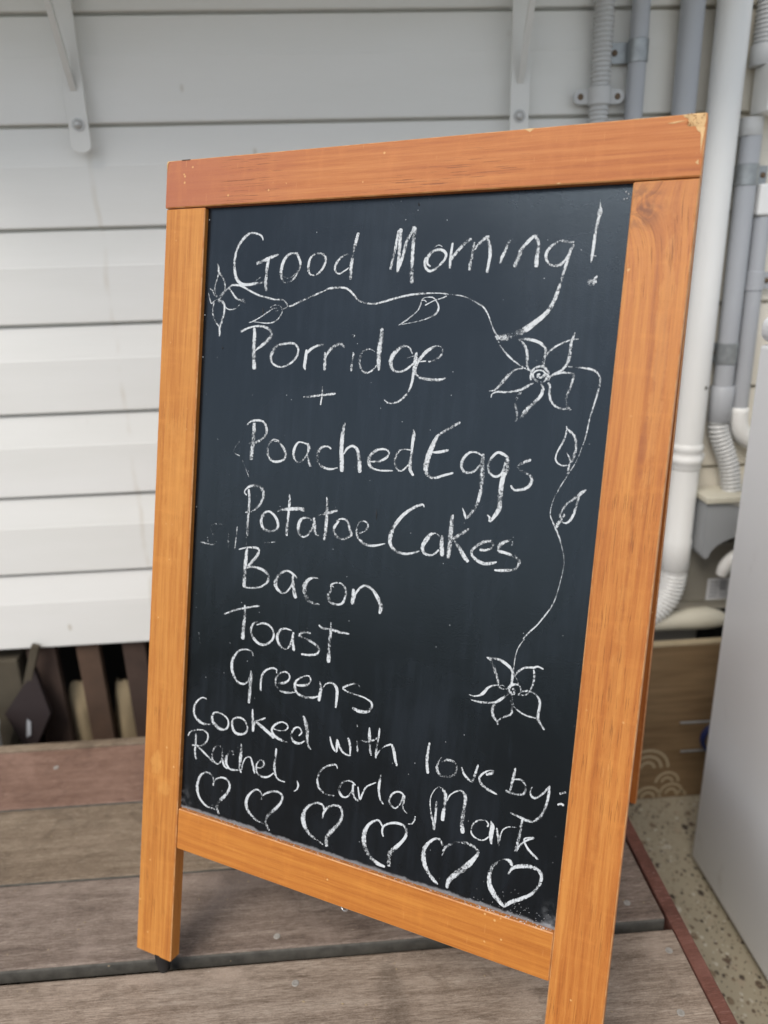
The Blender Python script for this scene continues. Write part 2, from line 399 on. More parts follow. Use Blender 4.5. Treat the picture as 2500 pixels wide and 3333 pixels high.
def tube(pts, radii, seg=24, bm=None, cap=True):
    own = bm is None; bm = bm or bmesh.new()
    if not hasattr(radii, '__len__'): radii = [radii] * len(pts)
    rings = []
    for (p, n, b), r in zip(frames(pts), radii):
        rings.append([bm.verts.new(p + (n * math.cos(a) + b * math.sin(a)) * r) for a in (2 * math.pi * k / seg for k in range(seg))])
    for a, b in zip(rings, rings[1:]):
        for k in range(seg): bm.faces.new((a[k], a[(k + 1) % seg], b[(k + 1) % seg], b[k]))
    if cap:
        bm.faces.new(rings[0][::-1]); bm.faces.new(rings[-1])
    return bm
def corrugated(path, r, pitch=.0065, depth=.0016, seg=22, bm=None):
    """Ribbed flexible conduit along a dense path."""
    pts = [Vector(p) for p in path]
    L = [0]
    for a, b in zip(pts, pts[1:]): L.append(L[-1] + (b - a).length)
    n = int(L[-1] / pitch) * 4; P = []; R = []
    for i in range(n + 1):
        s = L[-1] * i / n; j = 0
        while j < len(L) - 2 and L[j + 1] < s: j += 1
        f = (s - L[j]) / max(1e-9, L[j + 1] - L[j]); P.append(pts[j].lerp(pts[j + 1], f))
        R.append(r - (depth if i % 4 in (2, 3) else 0) - (depth * .25 if i % 4 == 0 else 0))
    return tube(P, R, seg, bm)
def bez(p0, p1, p2, p3, n=24):
    p0, p1, p2, p3 = map(Vector, (p0, p1, p2, p3))
    return [p0 * (1 - t) ** 3 + p1 * 3 * t * (1 - t) ** 2 + p2 * 3 * t * t * (1 - t) + p3 * t ** 3 for t in (i / n for i in range(n + 1))]
def prism(poly, y0, y1, axis='Y', bev=0):
    """Extrude a polygon given in (x,z) along Y, or (y,z) along X, or (x,y) along Z."""
    bm = bmesh.new()
    def P(a, b, c):
        return (a, c, b) if axis == 'Y' else ((c, a, b) if axis == 'X' else (a, b, c))
    A = [bm.verts.new(P(a, b, y0)) for a, b in poly]; B = [bm.verts.new(P(a, b, y1)) for a, b in poly]
    n = len(poly)
    bm.faces.new(A); bm.faces.new(B[::-1])
    for i in range(n): bm.faces.new((A[i], B[i], B[(i + 1) % n], A[(i + 1) % n]))
    bmesh.ops.recalc_face_normals(bm, faces=bm.faces[:])
    if bev: bmesh.ops.bevel(bm, geom=bm.edges[:], offset=bev, segments=2, affect='EDGES')
    return bm
def disc_bolt(x, y, z, r, h, bm=None, dirn=(0, -1, 0), dome=True):
    d = Vector(dirn).normalized(); p = Vector((x, y, z))
    if dome: return tube([p, p + d * h * .3, p + d * h * .75, p + d * h], [r, r, r * .75, r * .35], 16, bm)
    return tube([p, p + d * h], [r, r], 16, bm)

CHALK = '''
#word Good
136.3,924.8,0.8 135.0,928.6,1.9 131.3,931.6,2.2 123.0,933.7,2.5 116.9,933.3,2.8 109.1,927.7,3.4 102.4,918.7,3.3 98.9,907.8,3.2 98.3,897.6,3.6 100.2,887.4,3.7 103.8,880.5,3.8 109.8,876.2,3.6 117.6,875.3,3.4 125.8,876.1,3.6 132.9,876.9,3.4 139.9,877.8,2.9
128.9,899.2,3.9 137.3,901.5,4.1 144.2,904.3,4.0 151.0,906.6,3.5 158.3,908.9,2.3
145.6,906.3,3.0 144.5,900.1,3.6 143.5,891.8,4.1 143.1,883.5,4.1 143.1,876.0,4.0 144.4,868.0,3.6
128.6,879.4,0.6 136.5,884.0,0.5
183.8,909.2,2.8 176.9,909.7,2.5 170.8,907.4,3.2 165.8,901.4,3.7 163.4,893.2,4.0 163.4,884.9,3.7 166.3,879.1,2.3 170.9,877.0,2.0 176.7,878.6,2.2 182.2,883.4,2.5 186.5,890.3,2.9 188.0,897.7,3.1 185.6,904.2,3.0 182.8,908.8,2.7
166.5,884.0,0.5 172.5,882.1,0.5 179.2,884.3,0.6 185.5,891.2,0.6
214.0,909.0,2.7 205.8,907.7,2.4 200.7,903.8,2.6 198.8,897.3,3.1 199.0,890.2,3.3 201.4,886.1,2.1 206.3,885.0,1.9 213.2,887.9,2.5 218.0,893.9,2.8 220.4,900.9,2.8 218.3,905.9,2.8 213.4,909.1,2.4
251.1,906.2,1.6 246.5,906.8,1.9 239.9,904.0,2.4 234.5,898.6,3.0 232.4,892.7,3.3 234.2,888.1,2.1 238.4,886.1,1.8 244.5,889.0,1.7 249.9,892.4,1.5
258.6,929.5,3.2 256.7,921.8,3.9 254.2,911.0,4.1 252.8,899.2,4.1 252.2,889.4,4.1 253.0,879.4,3.4
#word Morning
299.5,889.4,3.0 301.0,897.1,3.2 303.2,907.9,3.2 304.7,920.1,3.0 306.0,930.8,2.6
308.6,932.2,4.0 308.4,924.6,4.0 308.5,913.1,3.8 308.5,900.1,3.8 308.3,887.0,3.1
308.6,889.3,2.6 311.7,898.5,3.5 314.2,909.1,3.5 316.7,919.7,3.8 322.3,928.7,3.8 323.6,933.9,3.5
324.9,933.1,3.4 324.1,922.6,4.3 324.0,911.2,3.9 324.3,899.7,3.9 324.5,888.3,4.4 325.8,875.2,4.7
345.5,892.1,1.8 342.0,894.8,2.1 341.1,900.2,3.4 345.1,906.1,3.3 351.5,909.0,2.9 358.1,908.0,2.9 361.7,904.2,2.9 360.6,899.0,2.5 355.3,893.1,2.7 350.0,888.7,2.7 344.2,887.6,2.7 340.2,891.1,2.8 338.5,896.4,2.5 339.7,901.7,2.2
348.0,911.3,0.7 352.7,913.8,0.9 357.0,911.8,0.6
368.0,915.6,2.1 367.4,908.5,2.6 366.9,900.4,2.8 367.1,889.9,2.6
367.1,898.1,3.0 371.5,904.0,3.3 376.6,909.8,3.4 382.5,915.5,3.7 388.1,919.1,3.2
391.6,915.6,1.6 390.6,908.7,3.1 390.1,901.3,3.2 388.8,894.0,3.4 388.6,887.3,2.7
391.5,907.9,2.9 396.8,914.4,3.1 402.6,919.3,3.5 407.1,920.6,3.5
404.1,920.0,3.0 407.5,912.6,3.3 408.9,905.3,3.6 408.8,898.0,3.3 407.9,890.7,2.9 407.3,884.8,3.2
428.7,916.6,2.6 426.3,911.7,3.0 424.1,905.4,3.2 421.7,900.0,3.2 420.6,893.7,2.6
431.0,917.4,0.9 431.7,917.0,0.9
435.0,890.0,3.9 437.4,895.2,4.5 439.1,901.5,4.3 441.3,907.7,3.7 446.4,913.8,3.3 451.9,919.0,3.1 456.0,919.5,3.1
454.2,918.9,3.2 457.6,912.6,3.3 457.7,904.6,3.7 457.2,897.5,4.1 457.5,889.5,4.1
492.3,912.9,2.3 487.9,912.6,1.9 482.4,914.1,3.0 477.1,913.8,2.6 472.0,910.4,2.7 467.8,906.1,3.1 466.1,900.9,3.2 467.5,895.5,2.6 471.1,891.9,2.2 476.6,890.5,2.7 481.9,892.1,2.8 485.9,896.9,2.1 488.2,901.2,1.9
492.1,910.7,2.8 489.6,904.7,3.0 487.4,895.1,2.8 485.0,883.7,2.8 482.5,872.3,3.0 479.6,860.7,3.7 475.2,850.0,4.2 468.6,841.9,4.4 460.0,834.6,5.7 451.3,828.1,6.3 440.4,823.3,7.0 431.1,820.4,6.5 422.8,821.2,3.7
513.1,951.2,0.4 513.7,945.2,1.0 514.1,940.9,4.1 513.3,934.1,3.2 512.1,925.6,2.9 511.4,915.3,2.8 511.1,905.0,2.7 510.6,897.2,2.1 510.2,892.5,0.7
508.6,899.9,0.7 514.8,899.1,0.7
508.9,875.1,3.5 511.0,874.8,6.4 513.4,874.6,7.4 515.6,875.3,5.4 517.1,875.9,3.3
509.9,873.8,3.4 512.2,873.3,4.4 514.3,874.2,4.5
510.6,876.0,3.4 512.9,875.1,4.9 515.4,875.9,3.6
514.4,877.2,2.2 517.6,880.2,2.2
#flower left
74.0,900.2,0.8 75.8,896.3,2.1 76.7,890.3,2.7 81.3,885.0,2.6 85.4,879.0,2.3 86.8,873.0,2.1 86.0,868.7,1.9 81.6,863.5,1.8 78.5,860.9,1.8
76.3,888.5,1.5 73.7,879.1,1.7 72.0,871.3,1.7 73.4,865.3,1.7 76.4,860.9,1.4
65.0,871.0,1.3 68.9,868.8,1.4 71.4,863.6,2.4 75.3,860.9,1.9
63.1,865.7,0.9 65.1,860.1,1.1 68.2,853.6,1.1 72.3,856.6,1.5 76.5,858.4,2.2
71.9,854.9,1.5 70.1,847.9,2.0 71.2,839.2,2.3 74.8,832.3,2.0 80.0,827.1,1.8 81.9,821.9,2.8 81.8,814.9,1.5
80.8,822.8,2.1 84.0,832.4,2.8 86.7,841.1,2.8 87.2,848.9,2.6 85.3,854.9,2.4 79.8,857.5,2.7
82.0,856.6,1.6 86.6,851.4,1.3 92.1,847.2,1.2 98.5,846.8,1.2 104.7,848.9,1.2 110.1,854.5,1.0
92.8,871.2,1.7 97.3,866.1,2.3 102.9,860.1,2.4 109.4,857.5,2.4 116.8,854.5,2.1 113.5,858.3,2.1 112.6,856.6,2.1
78.6,859.2,5.1 81.6,862.7,4.5 86.6,867.8,2.4 92.7,872.5,1.9 97.8,875.0,2.3 106.2,874.6,2.5
77.0,858.4,4.1 81.0,855.8,4.6
#vine upper
106.2,875.0,2.9 114.7,871.9,3.1 123.2,867.7,2.9 133.8,863.4,2.9 146.1,860.4,3.0 157.3,858.3,2.5 167.3,857.9,2.2 171.9,855.0,2.2 174.2,850.9,2.2 170.9,848.4,1.4 165.1,846.7,1.2 158.2,845.0,1.0
176.1,850.8,2.1 179.7,851.3,2.6 189.2,855.5,2.9 200.9,860.1,2.8 212.5,864.6,2.6 220.5,867.6,1.7 226.2,870.1,3.1 235.5,871.1,3.4 244.7,871.0,3.4 251.8,868.5,2.8 257.8,863.5,2.9 264.0,857.5,2.8 272.1,854.6,2.6 284.4,853.6,2.8 295.3,856.1,3.0 305.9,859.0,2.8 316.5,861.4,2.8 327.0,863.3,2.9 337.5,864.3,2.9 347.9,864.7,1.9 358.3,864.7,1.3
357.0,864.8,1.1 366.1,864.0,2.0 373.5,863.2,1.6 383.3,861.7,1.6 391.5,859.1,1.9 399.9,854.6,2.0 406.5,850.9,2.0 411.8,844.3,1.9 415.6,836.9,1.7 419.0,829.5,2.0 422.2,824.4,2.2 424.9,820.7,2.3 426.0,817.0,1.1
422.3,822.0,3.4 425.0,817.5,2.2 429.0,811.3,1.8 434.8,804.8,2.3 441.4,799.2,2.5 448.7,794.4,2.0 455.0,790.9,1.8 461.2,788.7,1.6
#leaf a
122.5,831.5,0.9 131.5,834.6,1.5 140.4,839.4,1.3 148.2,844.1,1.5 155.0,847.9,1.2 160.9,848.7,0.9
150.9,849.1,0.7 155.8,851.7,1.2 162.7,851.7,1.2 167.5,847.9,1.2 166.4,841.7,1.6 161.8,835.8,1.7 155.1,832.3,1.4 146.0,831.4,1.2 137.8,832.1,0.8 129.6,832.9,0.7
#leaf b
313.8,831.1,0.8 321.6,835.8,1.7 328.8,841.3,1.3 335.1,847.2,1.4 337.6,852.9,1.4 338.5,856.8,1.0 341.4,857.6,1.1 344.1,855.6,0.8
344.9,860.6,1.1 349.9,860.6,1.3 354.3,857.6,1.2 357.7,852.2,1.6 357.7,846.9,2.2 354.0,842.3,2.0 346.8,838.8,1.4 337.8,836.0,1.3 327.7,834.0,1.1 316.8,831.9,0.6
337.7,856.8,0.7 340.8,859.8,0.7 345.7,861.0,0.6
366.7,862.1,1.6 361.5,859.8,1.3 353.5,857.6,1.0 347.1,854.5,1.1 342.7,852.2,1.3
#word Porridge
112.4,821.1,3.1 120.0,824.6,2.4 128.1,826.9,2.1 137.3,828.0,2.6 144.5,827.1,2.9 150.7,824.7,3.2 154.6,820.5,3.9 154.3,816.3,4.4 149.6,811.1,4.4 142.9,805.9,3.8 137.0,801.9,2.3 133.6,799.2,1.0
130.8,825.7,3.5 131.8,818.4,4.1 131.7,807.3,4.7 132.1,797.1,5.2 133.0,786.8,5.2 133.9,777.8,5.4
165.0,807.2,2.6 160.3,802.9,4.5 156.6,796.9,4.0 156.0,790.9,3.0 158.4,785.9,2.4 164.7,782.7,2.2 171.7,782.1,2.0 179.5,784.9,2.3 186.1,789.3,2.4 190.5,795.3,2.9 192.1,801.2,2.7 189.8,806.1,2.4 185.7,809.0,2.5 177.8,809.2,2.9 169.9,807.8,2.9 165.0,806.8,2.6
202.7,802.7,2.7 202.2,795.7,3.7 201.7,789.0,3.9 201.2,783.1,3.5 202.9,779.9,1.9
203.0,798.2,2.2 208.4,803.3,3.2 215.8,807.2,2.6 223.8,808.6,2.7
226.5,800.5,1.9 227.3,793.1,3.8 227.3,786.5,4.0 227.5,780.3,3.0
228.1,794.8,1.7 231.4,801.4,3.1 236.6,806.5,3.9 242.9,809.5,3.3 247.6,809.2,3.8 250.6,806.0,1.2
261.7,801.4,0.7 262.6,798.2,2.6 261.5,791.7,2.8 261.1,785.2,3.1 261.2,780.4,2.6
259.3,820.3,0.5 262.1,819.6,1.2 261.4,817.5,0.9
288.3,802.5,0.8 284.5,804.8,1.6 279.1,805.1,2.3 273.9,801.8,3.4 271.2,796.1,3.8 270.8,790.4,3.3 272.6,784.8,3.0 276.5,780.5,2.5 281.1,779.5,2.1 286.3,782.1,2.2 290.4,786.2,1.9 292.9,789.5,1.4
294.6,828.1,3.9 294.9,819.0,5.1 293.9,809.4,5.9 293.4,799.1,5.3 293.7,790.3,4.8 294.8,782.4,2.7
332.9,801.0,1.0 329.9,806.4,2.1 325.3,809.4,2.0 320.2,808.9,3.3 314.5,804.4,4.2 310.1,799.6,4.7 308.0,793.2,4.9 308.9,787.7,4.1 312.8,783.1,2.7 319.0,782.1,2.2 325.7,784.3,2.3 331.4,788.5,2.2 334.5,791.7,1.7
325.5,796.5,1.1 334.7,799.5,0.8
337.1,803.5,2.6 336.7,796.4,4.4 336.1,787.8,4.1 335.5,780.0,3.4 334.5,771.3,2.7 331.8,762.5,2.6 327.2,756.0,2.5 320.7,750.5,2.3 313.9,748.1,2.2 308.6,748.2,2.2 303.5,751.2,1.1
348.7,794.5,1.6 342.0,793.5,1.1
351.3,793.8,1.9 357.8,795.5,2.1 364.1,799.6,2.3 366.6,804.3,2.2 365.0,808.8,1.9 359.8,810.6,1.7 354.2,808.2,2.9 347.9,803.8,3.8 342.5,797.4,3.4 338.8,791.1,2.9 337.7,784.8,2.0 338.9,780.1,2.3 343.4,776.8,2.8 351.2,775.5,3.4 359.6,775.1,3.4 367.8,775.8,2.8 372.2,777.9,1.6
#word plus sign
202.1,749.2,1.9 211.3,750.1,3.0 222.7,752.0,2.5 232.1,753.3,2.5 243.8,755.1,2.8
226.2,762.1,1.3 226.5,755.1,1.7 226.0,748.4,1.9 225.2,741.3,1.7
#word Poached
128.4,712.3,2.2 131.4,715.8,1.9 136.5,718.0,2.4 145.5,718.8,2.8 152.1,716.5,3.4 155.3,710.2,3.6 155.5,703.7,3.5 150.8,698.0,3.0 143.3,693.6,3.3 132.4,690.6,2.4
138.2,715.6,4.9 138.1,703.6,5.2 137.6,690.4,5.2 136.7,679.4,4.9 136.6,671.6,5.0
166.9,695.9,1.7 172.6,695.8,1.6 177.9,691.3,3.1 182.8,684.2,3.2 182.6,677.7,2.9 177.9,674.0,2.8 169.1,672.2,2.8 162.6,674.9,2.9 158.9,681.2,3.3 159.1,688.8,3.0 162.4,695.6,2.6 167.4,698.1,1.9 173.8,696.4,2.2
211.1,696.0,2.2 206.1,697.2,1.7 199.9,697.3,2.0 195.9,692.7,2.9 193.9,686.1,3.5 195.1,678.7,2.9 200.3,674.3,2.0 205.1,675.8,2.2 209.7,681.0,2.1 212.3,686.5,3.1 213.8,692.0,4.4 211.6,697.1,3.6
211.2,685.4,2.7 213.5,679.2,2.7 216.4,672.0,3.1 218.6,672.2,2.1
242.5,693.1,2.6 237.6,695.4,1.9 230.6,693.8,2.8 226.2,687.6,4.3 226.1,680.2,4.1 230.3,673.2,3.2 237.1,670.6,2.8 244.2,670.2,2.3 252.4,672.5,1.5
257.9,723.3,1.8 256.1,716.0,4.6 255.6,704.6,4.9 255.6,692.1,4.7 257.0,680.7,5.4 258.0,668.3,4.7
258.8,688.2,1.6 262.4,694.7,2.6 269.1,698.3,2.7 275.1,694.7,3.8 278.0,686.6,5.0 279.3,677.5,5.0 280.5,669.3,4.6
292.9,682.8,2.3 302.3,683.9,2.9 311.3,688.7,2.7 314.0,694.6,2.2 309.0,697.7,2.0 299.8,696.3,2.9 292.4,690.0,4.0 290.6,682.6,4.1 293.4,677.1,3.3 301.5,674.3,2.0 312.5,674.5,2.0 320.5,675.2,1.7
340.4,698.8,1.4 334.9,699.6,1.6 328.4,698.9,1.8 323.9,694.5,2.8 321.8,686.2,3.3 323.5,679.3,2.8 328.2,675.7,1.8 333.4,678.1,1.9 337.9,683.6,1.5
340.6,721.7,1.5 341.6,715.8,3.9 340.8,706.8,3.2 340.6,695.8,3.0 339.9,684.8,3.9 340.5,677.8,3.7 344.8,672.1,2.5
#word Eggs
392.5,732.5,2.6 386.2,728.7,3.4 379.4,724.4,3.0 370.5,718.4,2.6 366.8,713.7,4.1 363.3,704.6,5.2 360.0,694.4,5.9 358.2,684.3,6.1 358.8,677.4,4.2 362.9,672.8,3.0 369.3,671.9,2.8 378.5,675.3,2.6 389.5,679.2,2.2
363.8,698.7,1.6 372.1,699.8,3.1 382.3,702.6,2.5
418.1,700.2,1.5 412.9,702.6,1.9 405.9,702.1,2.3 400.3,696.8,3.0 397.6,689.7,3.3 399.5,683.1,3.0 404.8,680.6,2.7 410.7,682.1,2.5 415.3,686.4,2.2 418.4,691.5,1.6
420.0,701.8,4.0 420.4,691.7,5.0 421.1,680.2,5.4 421.2,668.6,4.4 420.1,656.8,3.4 417.0,645.8,3.4 411.7,637.3,3.4 408.0,633.0,2.6 405.6,637.6,2.5 402.5,643.7,0.8
447.7,699.7,1.5 441.5,703.0,3.2 435.5,704.4,2.5 430.1,699.2,2.7 426.8,692.2,3.2 427.4,685.6,2.8 431.3,680.6,2.5 436.8,679.7,2.5 441.4,683.0,2.3 443.7,689.9,2.5 443.7,695.6,1.2
446.2,699.6,3.5 446.6,690.2,5.8 443.6,680.4,4.5 442.3,668.7,4.9 442.4,657.2,5.1 442.3,647.6,5.1 438.6,639.4,3.9 433.7,633.0,2.9 432.9,636.8,2.4 430.2,639.0,1.4
470.6,699.8,2.8 465.2,697.4,3.0 459.7,694.1,3.2 457.6,691.1,2.3 461.3,688.1,2.3 467.2,685.8,2.4 472.3,682.1,3.2 472.9,676.5,3.2 468.7,670.9,3.2 461.3,668.2,2.5 455.5,668.1,2.5 452.2,672.1,1.7
#word Potatoe
133.1,628.9,1.5 129.6,631.9,1.9 130.7,635.4,1.5 136.3,639.8,2.9 144.1,641.7,3.3 150.7,640.7,4.0 155.5,636.2,4.4 156.3,629.7,3.6 153.2,621.6,3.2 147.2,614.3,2.6 140.9,610.2,2.0 132.4,608.1,1.6
135.2,636.4,2.9 137.1,624.3,3.2 136.9,609.8,3.2 136.5,596.3,3.4 136.6,585.0,3.7 137.5,580.1,2.7
159.5,605.6,1.0 157.3,608.7,1.8 161.0,611.9,2.4 166.7,612.6,2.5 173.4,608.4,3.2 177.7,602.2,3.6 178.7,596.3,3.0 174.0,591.3,2.4 165.7,589.7,3.2 158.4,592.2,3.5 155.4,598.5,3.9 156.2,606.4,3.3 160.3,611.8,2.4
191.8,636.1,1.8 192.4,626.9,3.3 192.2,616.0,3.0 191.3,602.7,3.5 190.9,591.7,4.0 191.7,586.9,3.0
176.9,613.7,1.6 181.8,616.5,3.0 193.0,618.8,3.9 205.3,620.7,3.9 212.7,621.0,3.2
208.0,618.6,0.9 212.9,618.8,1.1
222.8,608.6,1.2 220.8,611.1,1.8 213.5,610.8,2.6 208.2,606.9,3.7 206.3,599.1,4.2 208.0,591.6,3.2 213.2,588.5,2.2 218.6,590.8,2.4 223.1,596.8,2.6 226.2,604.7,2.9 226.2,612.8,3.2
226.2,612.8,2.9 227.5,603.8,4.1 228.6,596.4,3.4 232.6,592.5,1.8 233.7,593.8,1.1
240.7,637.9,2.4 242.2,630.1,3.1 242.5,621.6,3.3 242.7,611.0,4.1 242.3,600.2,4.1 241.3,588.3,4.1
231.4,616.1,1.9 239.7,618.6,3.2 247.9,621.2,3.4 256.0,624.2,2.3
259.3,611.8,1.3 255.7,612.0,1.2 260.2,614.9,2.1 266.1,615.3,2.4 270.5,612.1,2.6 272.8,605.0,3.3 275.6,599.0,3.9 271.2,595.3,2.7 264.9,592.3,3.0 258.3,593.6,3.2 253.7,599.5,3.6 253.8,605.9,3.4 258.7,611.8,1.8
284.6,601.7,1.9 290.2,604.0,2.1 294.5,608.7,2.4 294.1,613.9,2.0 289.3,615.9,1.9 283.7,613.7,2.2 281.3,607.1,2.5 282.6,598.8,3.3 287.6,593.1,3.4 294.8,589.9,3.2 303.9,590.0,2.7 317.6,594.1,1.2
#word Cakes
360.1,639.2,1.2 357.8,641.9,2.4 350.9,639.3,3.1 341.9,633.3,3.4 334.1,625.7,3.9 327.6,615.9,4.2 323.6,605.2,4.8 323.1,596.0,4.2 327.3,589.8,3.4 336.1,586.4,3.2 345.8,586.6,2.7 358.5,591.1,1.8
379.8,610.0,1.4 376.7,612.4,1.8 370.9,611.7,3.3 365.6,604.9,5.0 361.6,596.6,4.2 363.9,590.1,3.5 370.6,588.3,2.4 376.2,590.7,2.2 380.5,595.7,2.2
382.6,611.5,3.0 383.2,601.6,4.6 384.8,589.1,4.6
392.6,635.1,4.1 392.3,624.7,4.5 392.2,613.8,5.0 392.1,601.7,5.0 391.6,587.8,4.1
411.8,622.2,2.1 405.0,616.5,4.3 397.5,611.1,3.2 393.3,607.9,2.6
396.7,607.8,2.7 403.0,600.9,4.1 409.5,591.9,4.6 414.4,587.1,3.4
425.4,601.7,2.8 432.0,602.0,2.6 438.3,605.6,3.0 438.3,610.9,2.9 433.3,611.9,3.2 425.9,608.3,3.0 418.7,601.9,2.8 417.0,596.2,2.9 423.1,590.5,3.6 431.1,587.8,3.7 438.7,588.9,3.2 445.0,591.4,1.5
458.9,610.4,2.1 459.2,615.8,2.1 452.7,613.9,2.9 446.6,609.3,4.0 446.1,603.4,3.3 452.7,602.1,3.0 461.5,600.1,3.4 467.7,596.7,3.7 467.8,590.3,2.9 462.9,585.9,2.9 453.4,583.5,3.0 443.1,582.5,1.9
#word Bacon
125.6,562.1,1.6 135.8,565.5,1.9 146.8,567.3,2.7 154.0,565.9,3.1 152.9,559.7,3.6 146.3,550.7,3.8 139.7,542.9,3.5
137.4,565.7,3.5 136.6,553.4,4.8 135.9,539.6,4.8 135.8,528.7,5.4 136.0,517.7,4.8
134.2,540.1,2.2 146.8,543.7,2.7 159.5,542.4,3.5 168.4,537.6,4.0 169.6,531.0,3.6 165.4,524.9,2.7 156.3,519.7,2.4 145.3,517.5,2.2 134.1,517.4,1.7
208.9,538.9,1.8 202.6,543.3,2.6 194.8,545.7,2.4 186.7,541.6,3.8 180.4,532.6,5.0 180.9,524.6,4.4 187.5,518.9,2.9 193.6,518.8,1.8 199.3,524.8,2.2 203.2,533.4,2.6 203.4,541.4,2.7
202.7,541.3,2.7 204.3,529.5,4.6 206.4,520.5,5.2 209.1,515.0,4.3
238.0,542.6,1.9 230.9,542.8,2.1 223.8,539.1,4.0 219.2,530.5,5.9 221.4,520.3,5.4 228.6,513.5,3.7 241.9,512.7,1.9
257.7,535.8,1.1 254.0,537.1,1.8 254.3,532.0,2.8 251.2,525.0,4.9 253.9,518.2,3.7 262.0,516.3,2.6 269.7,518.8,2.6 273.3,527.2,3.1 272.6,536.1,3.2 267.3,541.1,2.2 260.1,541.3,2.0 253.2,537.7,2.0
282.4,537.7,2.5 283.6,531.4,5.6 282.4,519.6,4.2
285.0,531.6,2.6 291.3,540.3,2.5 298.0,543.6,2.8 306.5,540.1,3.6 314.1,531.2,4.4 318.2,522.9,5.2 317.1,514.5,3.5
#word Toast
109.0,478.9,1.9 123.1,485.9,2.2 138.9,491.7,2.4 159.3,497.8,2.4
138.4,495.4,2.3 139.2,482.4,3.9 138.5,468.4,4.8 138.2,452.3,5.5
157.4,477.9,1.6 152.1,474.2,2.9 149.4,466.1,3.2 153.2,457.1,3.6 162.3,451.2,3.3 171.8,452.3,2.9 179.9,459.3,2.8 181.7,467.8,2.5 176.5,475.1,2.5 166.9,477.5,2.5 156.9,473.7,1.9
205.8,475.5,1.4 198.1,476.2,2.2 190.6,473.5,3.0 186.6,464.6,3.7 190.3,455.7,3.5 196.7,451.5,2.3 202.7,454.0,2.4 206.7,462.8,2.9 208.6,474.0,2.7
208.2,473.9,2.4 208.2,463.1,3.7 210.8,451.4,4.0
231.6,476.8,2.2 222.3,476.5,3.1 216.7,471.4,3.7 225.9,469.1,3.2 236.5,465.7,3.5 243.6,460.3,3.9 241.1,453.8,2.8 231.7,450.7,2.6 220.5,449.5,2.4
241.5,488.5,2.3 246.9,485.5,3.0 257.1,486.0,3.0 268.7,484.8,3.5 281.5,485.1,1.8
257.1,494.5,2.0 257.6,482.8,3.5 256.6,468.1,4.3 257.2,454.9,5.0 257.1,446.3,4.7
133.7,498.0,1.0 134.2,497.6,1.0
#word Greens
154.5,434.0,1.5 152.7,438.8,2.1 146.0,440.7,2.1 135.7,438.4,2.2 128.0,430.2,3.3 124.2,419.1,3.9 126.4,407.8,3.7 133.0,398.8,3.0 141.3,396.7,2.9 148.5,400.7,2.3 151.7,409.1,2.0 152.7,415.8,1.7
153.3,413.3,3.8 152.7,400.3,5.0 152.6,387.4,4.4 152.0,374.3,3.3
168.1,393.3,2.4 167.5,403.4,2.6 169.0,413.9,3.0 175.0,421.5,2.2 183.4,425.1,2.5 188.5,424.2,2.0 188.8,419.2,1.7
191.7,408.4,3.7 200.1,410.2,2.9 206.1,415.2,2.3 206.4,421.5,2.3 200.6,423.9,2.0 193.7,420.8,2.2 188.4,414.1,2.7 189.0,405.4,3.2 195.1,399.7,2.8 205.1,399.3,3.0 216.1,402.3,1.7
216.9,411.2,2.0 225.2,412.3,3.2 233.2,415.9,2.6 235.5,421.3,2.2 232.5,425.4,1.8 224.4,422.7,1.9 216.5,416.1,2.8 215.0,408.3,3.7 219.0,401.6,3.1 227.5,399.1,3.1 238.4,400.2,2.9 247.0,403.9,1.7
247.7,422.0,1.4 249.7,414.4,3.5 249.0,405.6,4.0 248.1,398.0,2.9
251.2,412.2,1.7 256.0,420.6,1.6 263.8,423.2,2.6 270.1,418.7,3.8 271.3,409.2,3.5 270.6,394.9,2.4
299.3,426.1,1.3 296.2,429.0,2.0 287.3,426.6,2.3 278.6,420.5,2.6 285.4,417.1,2.3 297.3,416.0,1.8 307.7,414.6,1.8 315.7,410.4,2.7 315.0,403.0,2.8 309.0,398.7,4.0 300.0,397.8,4.3 292.0,399.7,3.1
#word Cooked
89.5,366.1,1.9 83.7,367.0,1.7 76.9,362.2,2.2 72.1,354.6,2.7 71.0,346.6,3.2 73.6,339.5,3.5 81.0,334.6,3.8 88.9,333.1,3.0 97.8,335.2,1.7
103.1,352.2,2.0 99.6,347.6,2.7 100.0,340.1,4.8 105.4,334.8,5.1 113.2,332.2,3.9 120.6,334.0,2.7 124.0,340.2,2.5 122.3,347.4,2.3 115.8,351.3,2.2 108.1,352.8,2.0 101.9,351.4,1.5
132.1,350.7,1.8 129.3,345.7,2.7 130.4,338.4,3.6 134.4,332.9,3.7 141.9,332.3,3.2 149.6,336.0,2.7 152.3,342.5,2.5 149.4,349.3,2.5 144.3,352.9,2.6 136.9,352.9,2.3 129.7,349.1,1.4
157.9,368.3,1.7 158.8,357.9,3.4 160.2,347.6,4.2 160.3,340.1,2.7
177.0,361.5,1.8 168.3,356.3,2.8 162.5,353.4,3.2 161.7,347.9,1.9
163.7,353.7,3.6 172.4,349.3,4.1 182.3,344.3,4.1 190.9,339.0,3.6
189.0,350.6,1.3 197.2,350.1,1.5 205.3,352.3,1.8 209.0,356.9,2.0 206.4,360.9,2.1 200.0,361.5,2.0 192.1,357.1,2.6 187.2,350.2,2.7 188.8,344.2,3.7 195.5,340.6,3.8 202.7,338.7,2.9 209.7,338.8,1.1
224.5,350.1,1.4 228.1,355.1,2.0 225.5,359.7,1.9 219.8,359.4,2.0 214.6,351.9,2.8 215.1,344.8,3.1 220.0,340.8,3.4 226.8,341.4,2.8 233.3,346.1,1.5
228.9,375.9,2.4 232.9,367.6,5.4 235.3,357.9,5.1 235.9,349.8,3.5 238.2,341.1,3.1 242.1,337.4,1.4
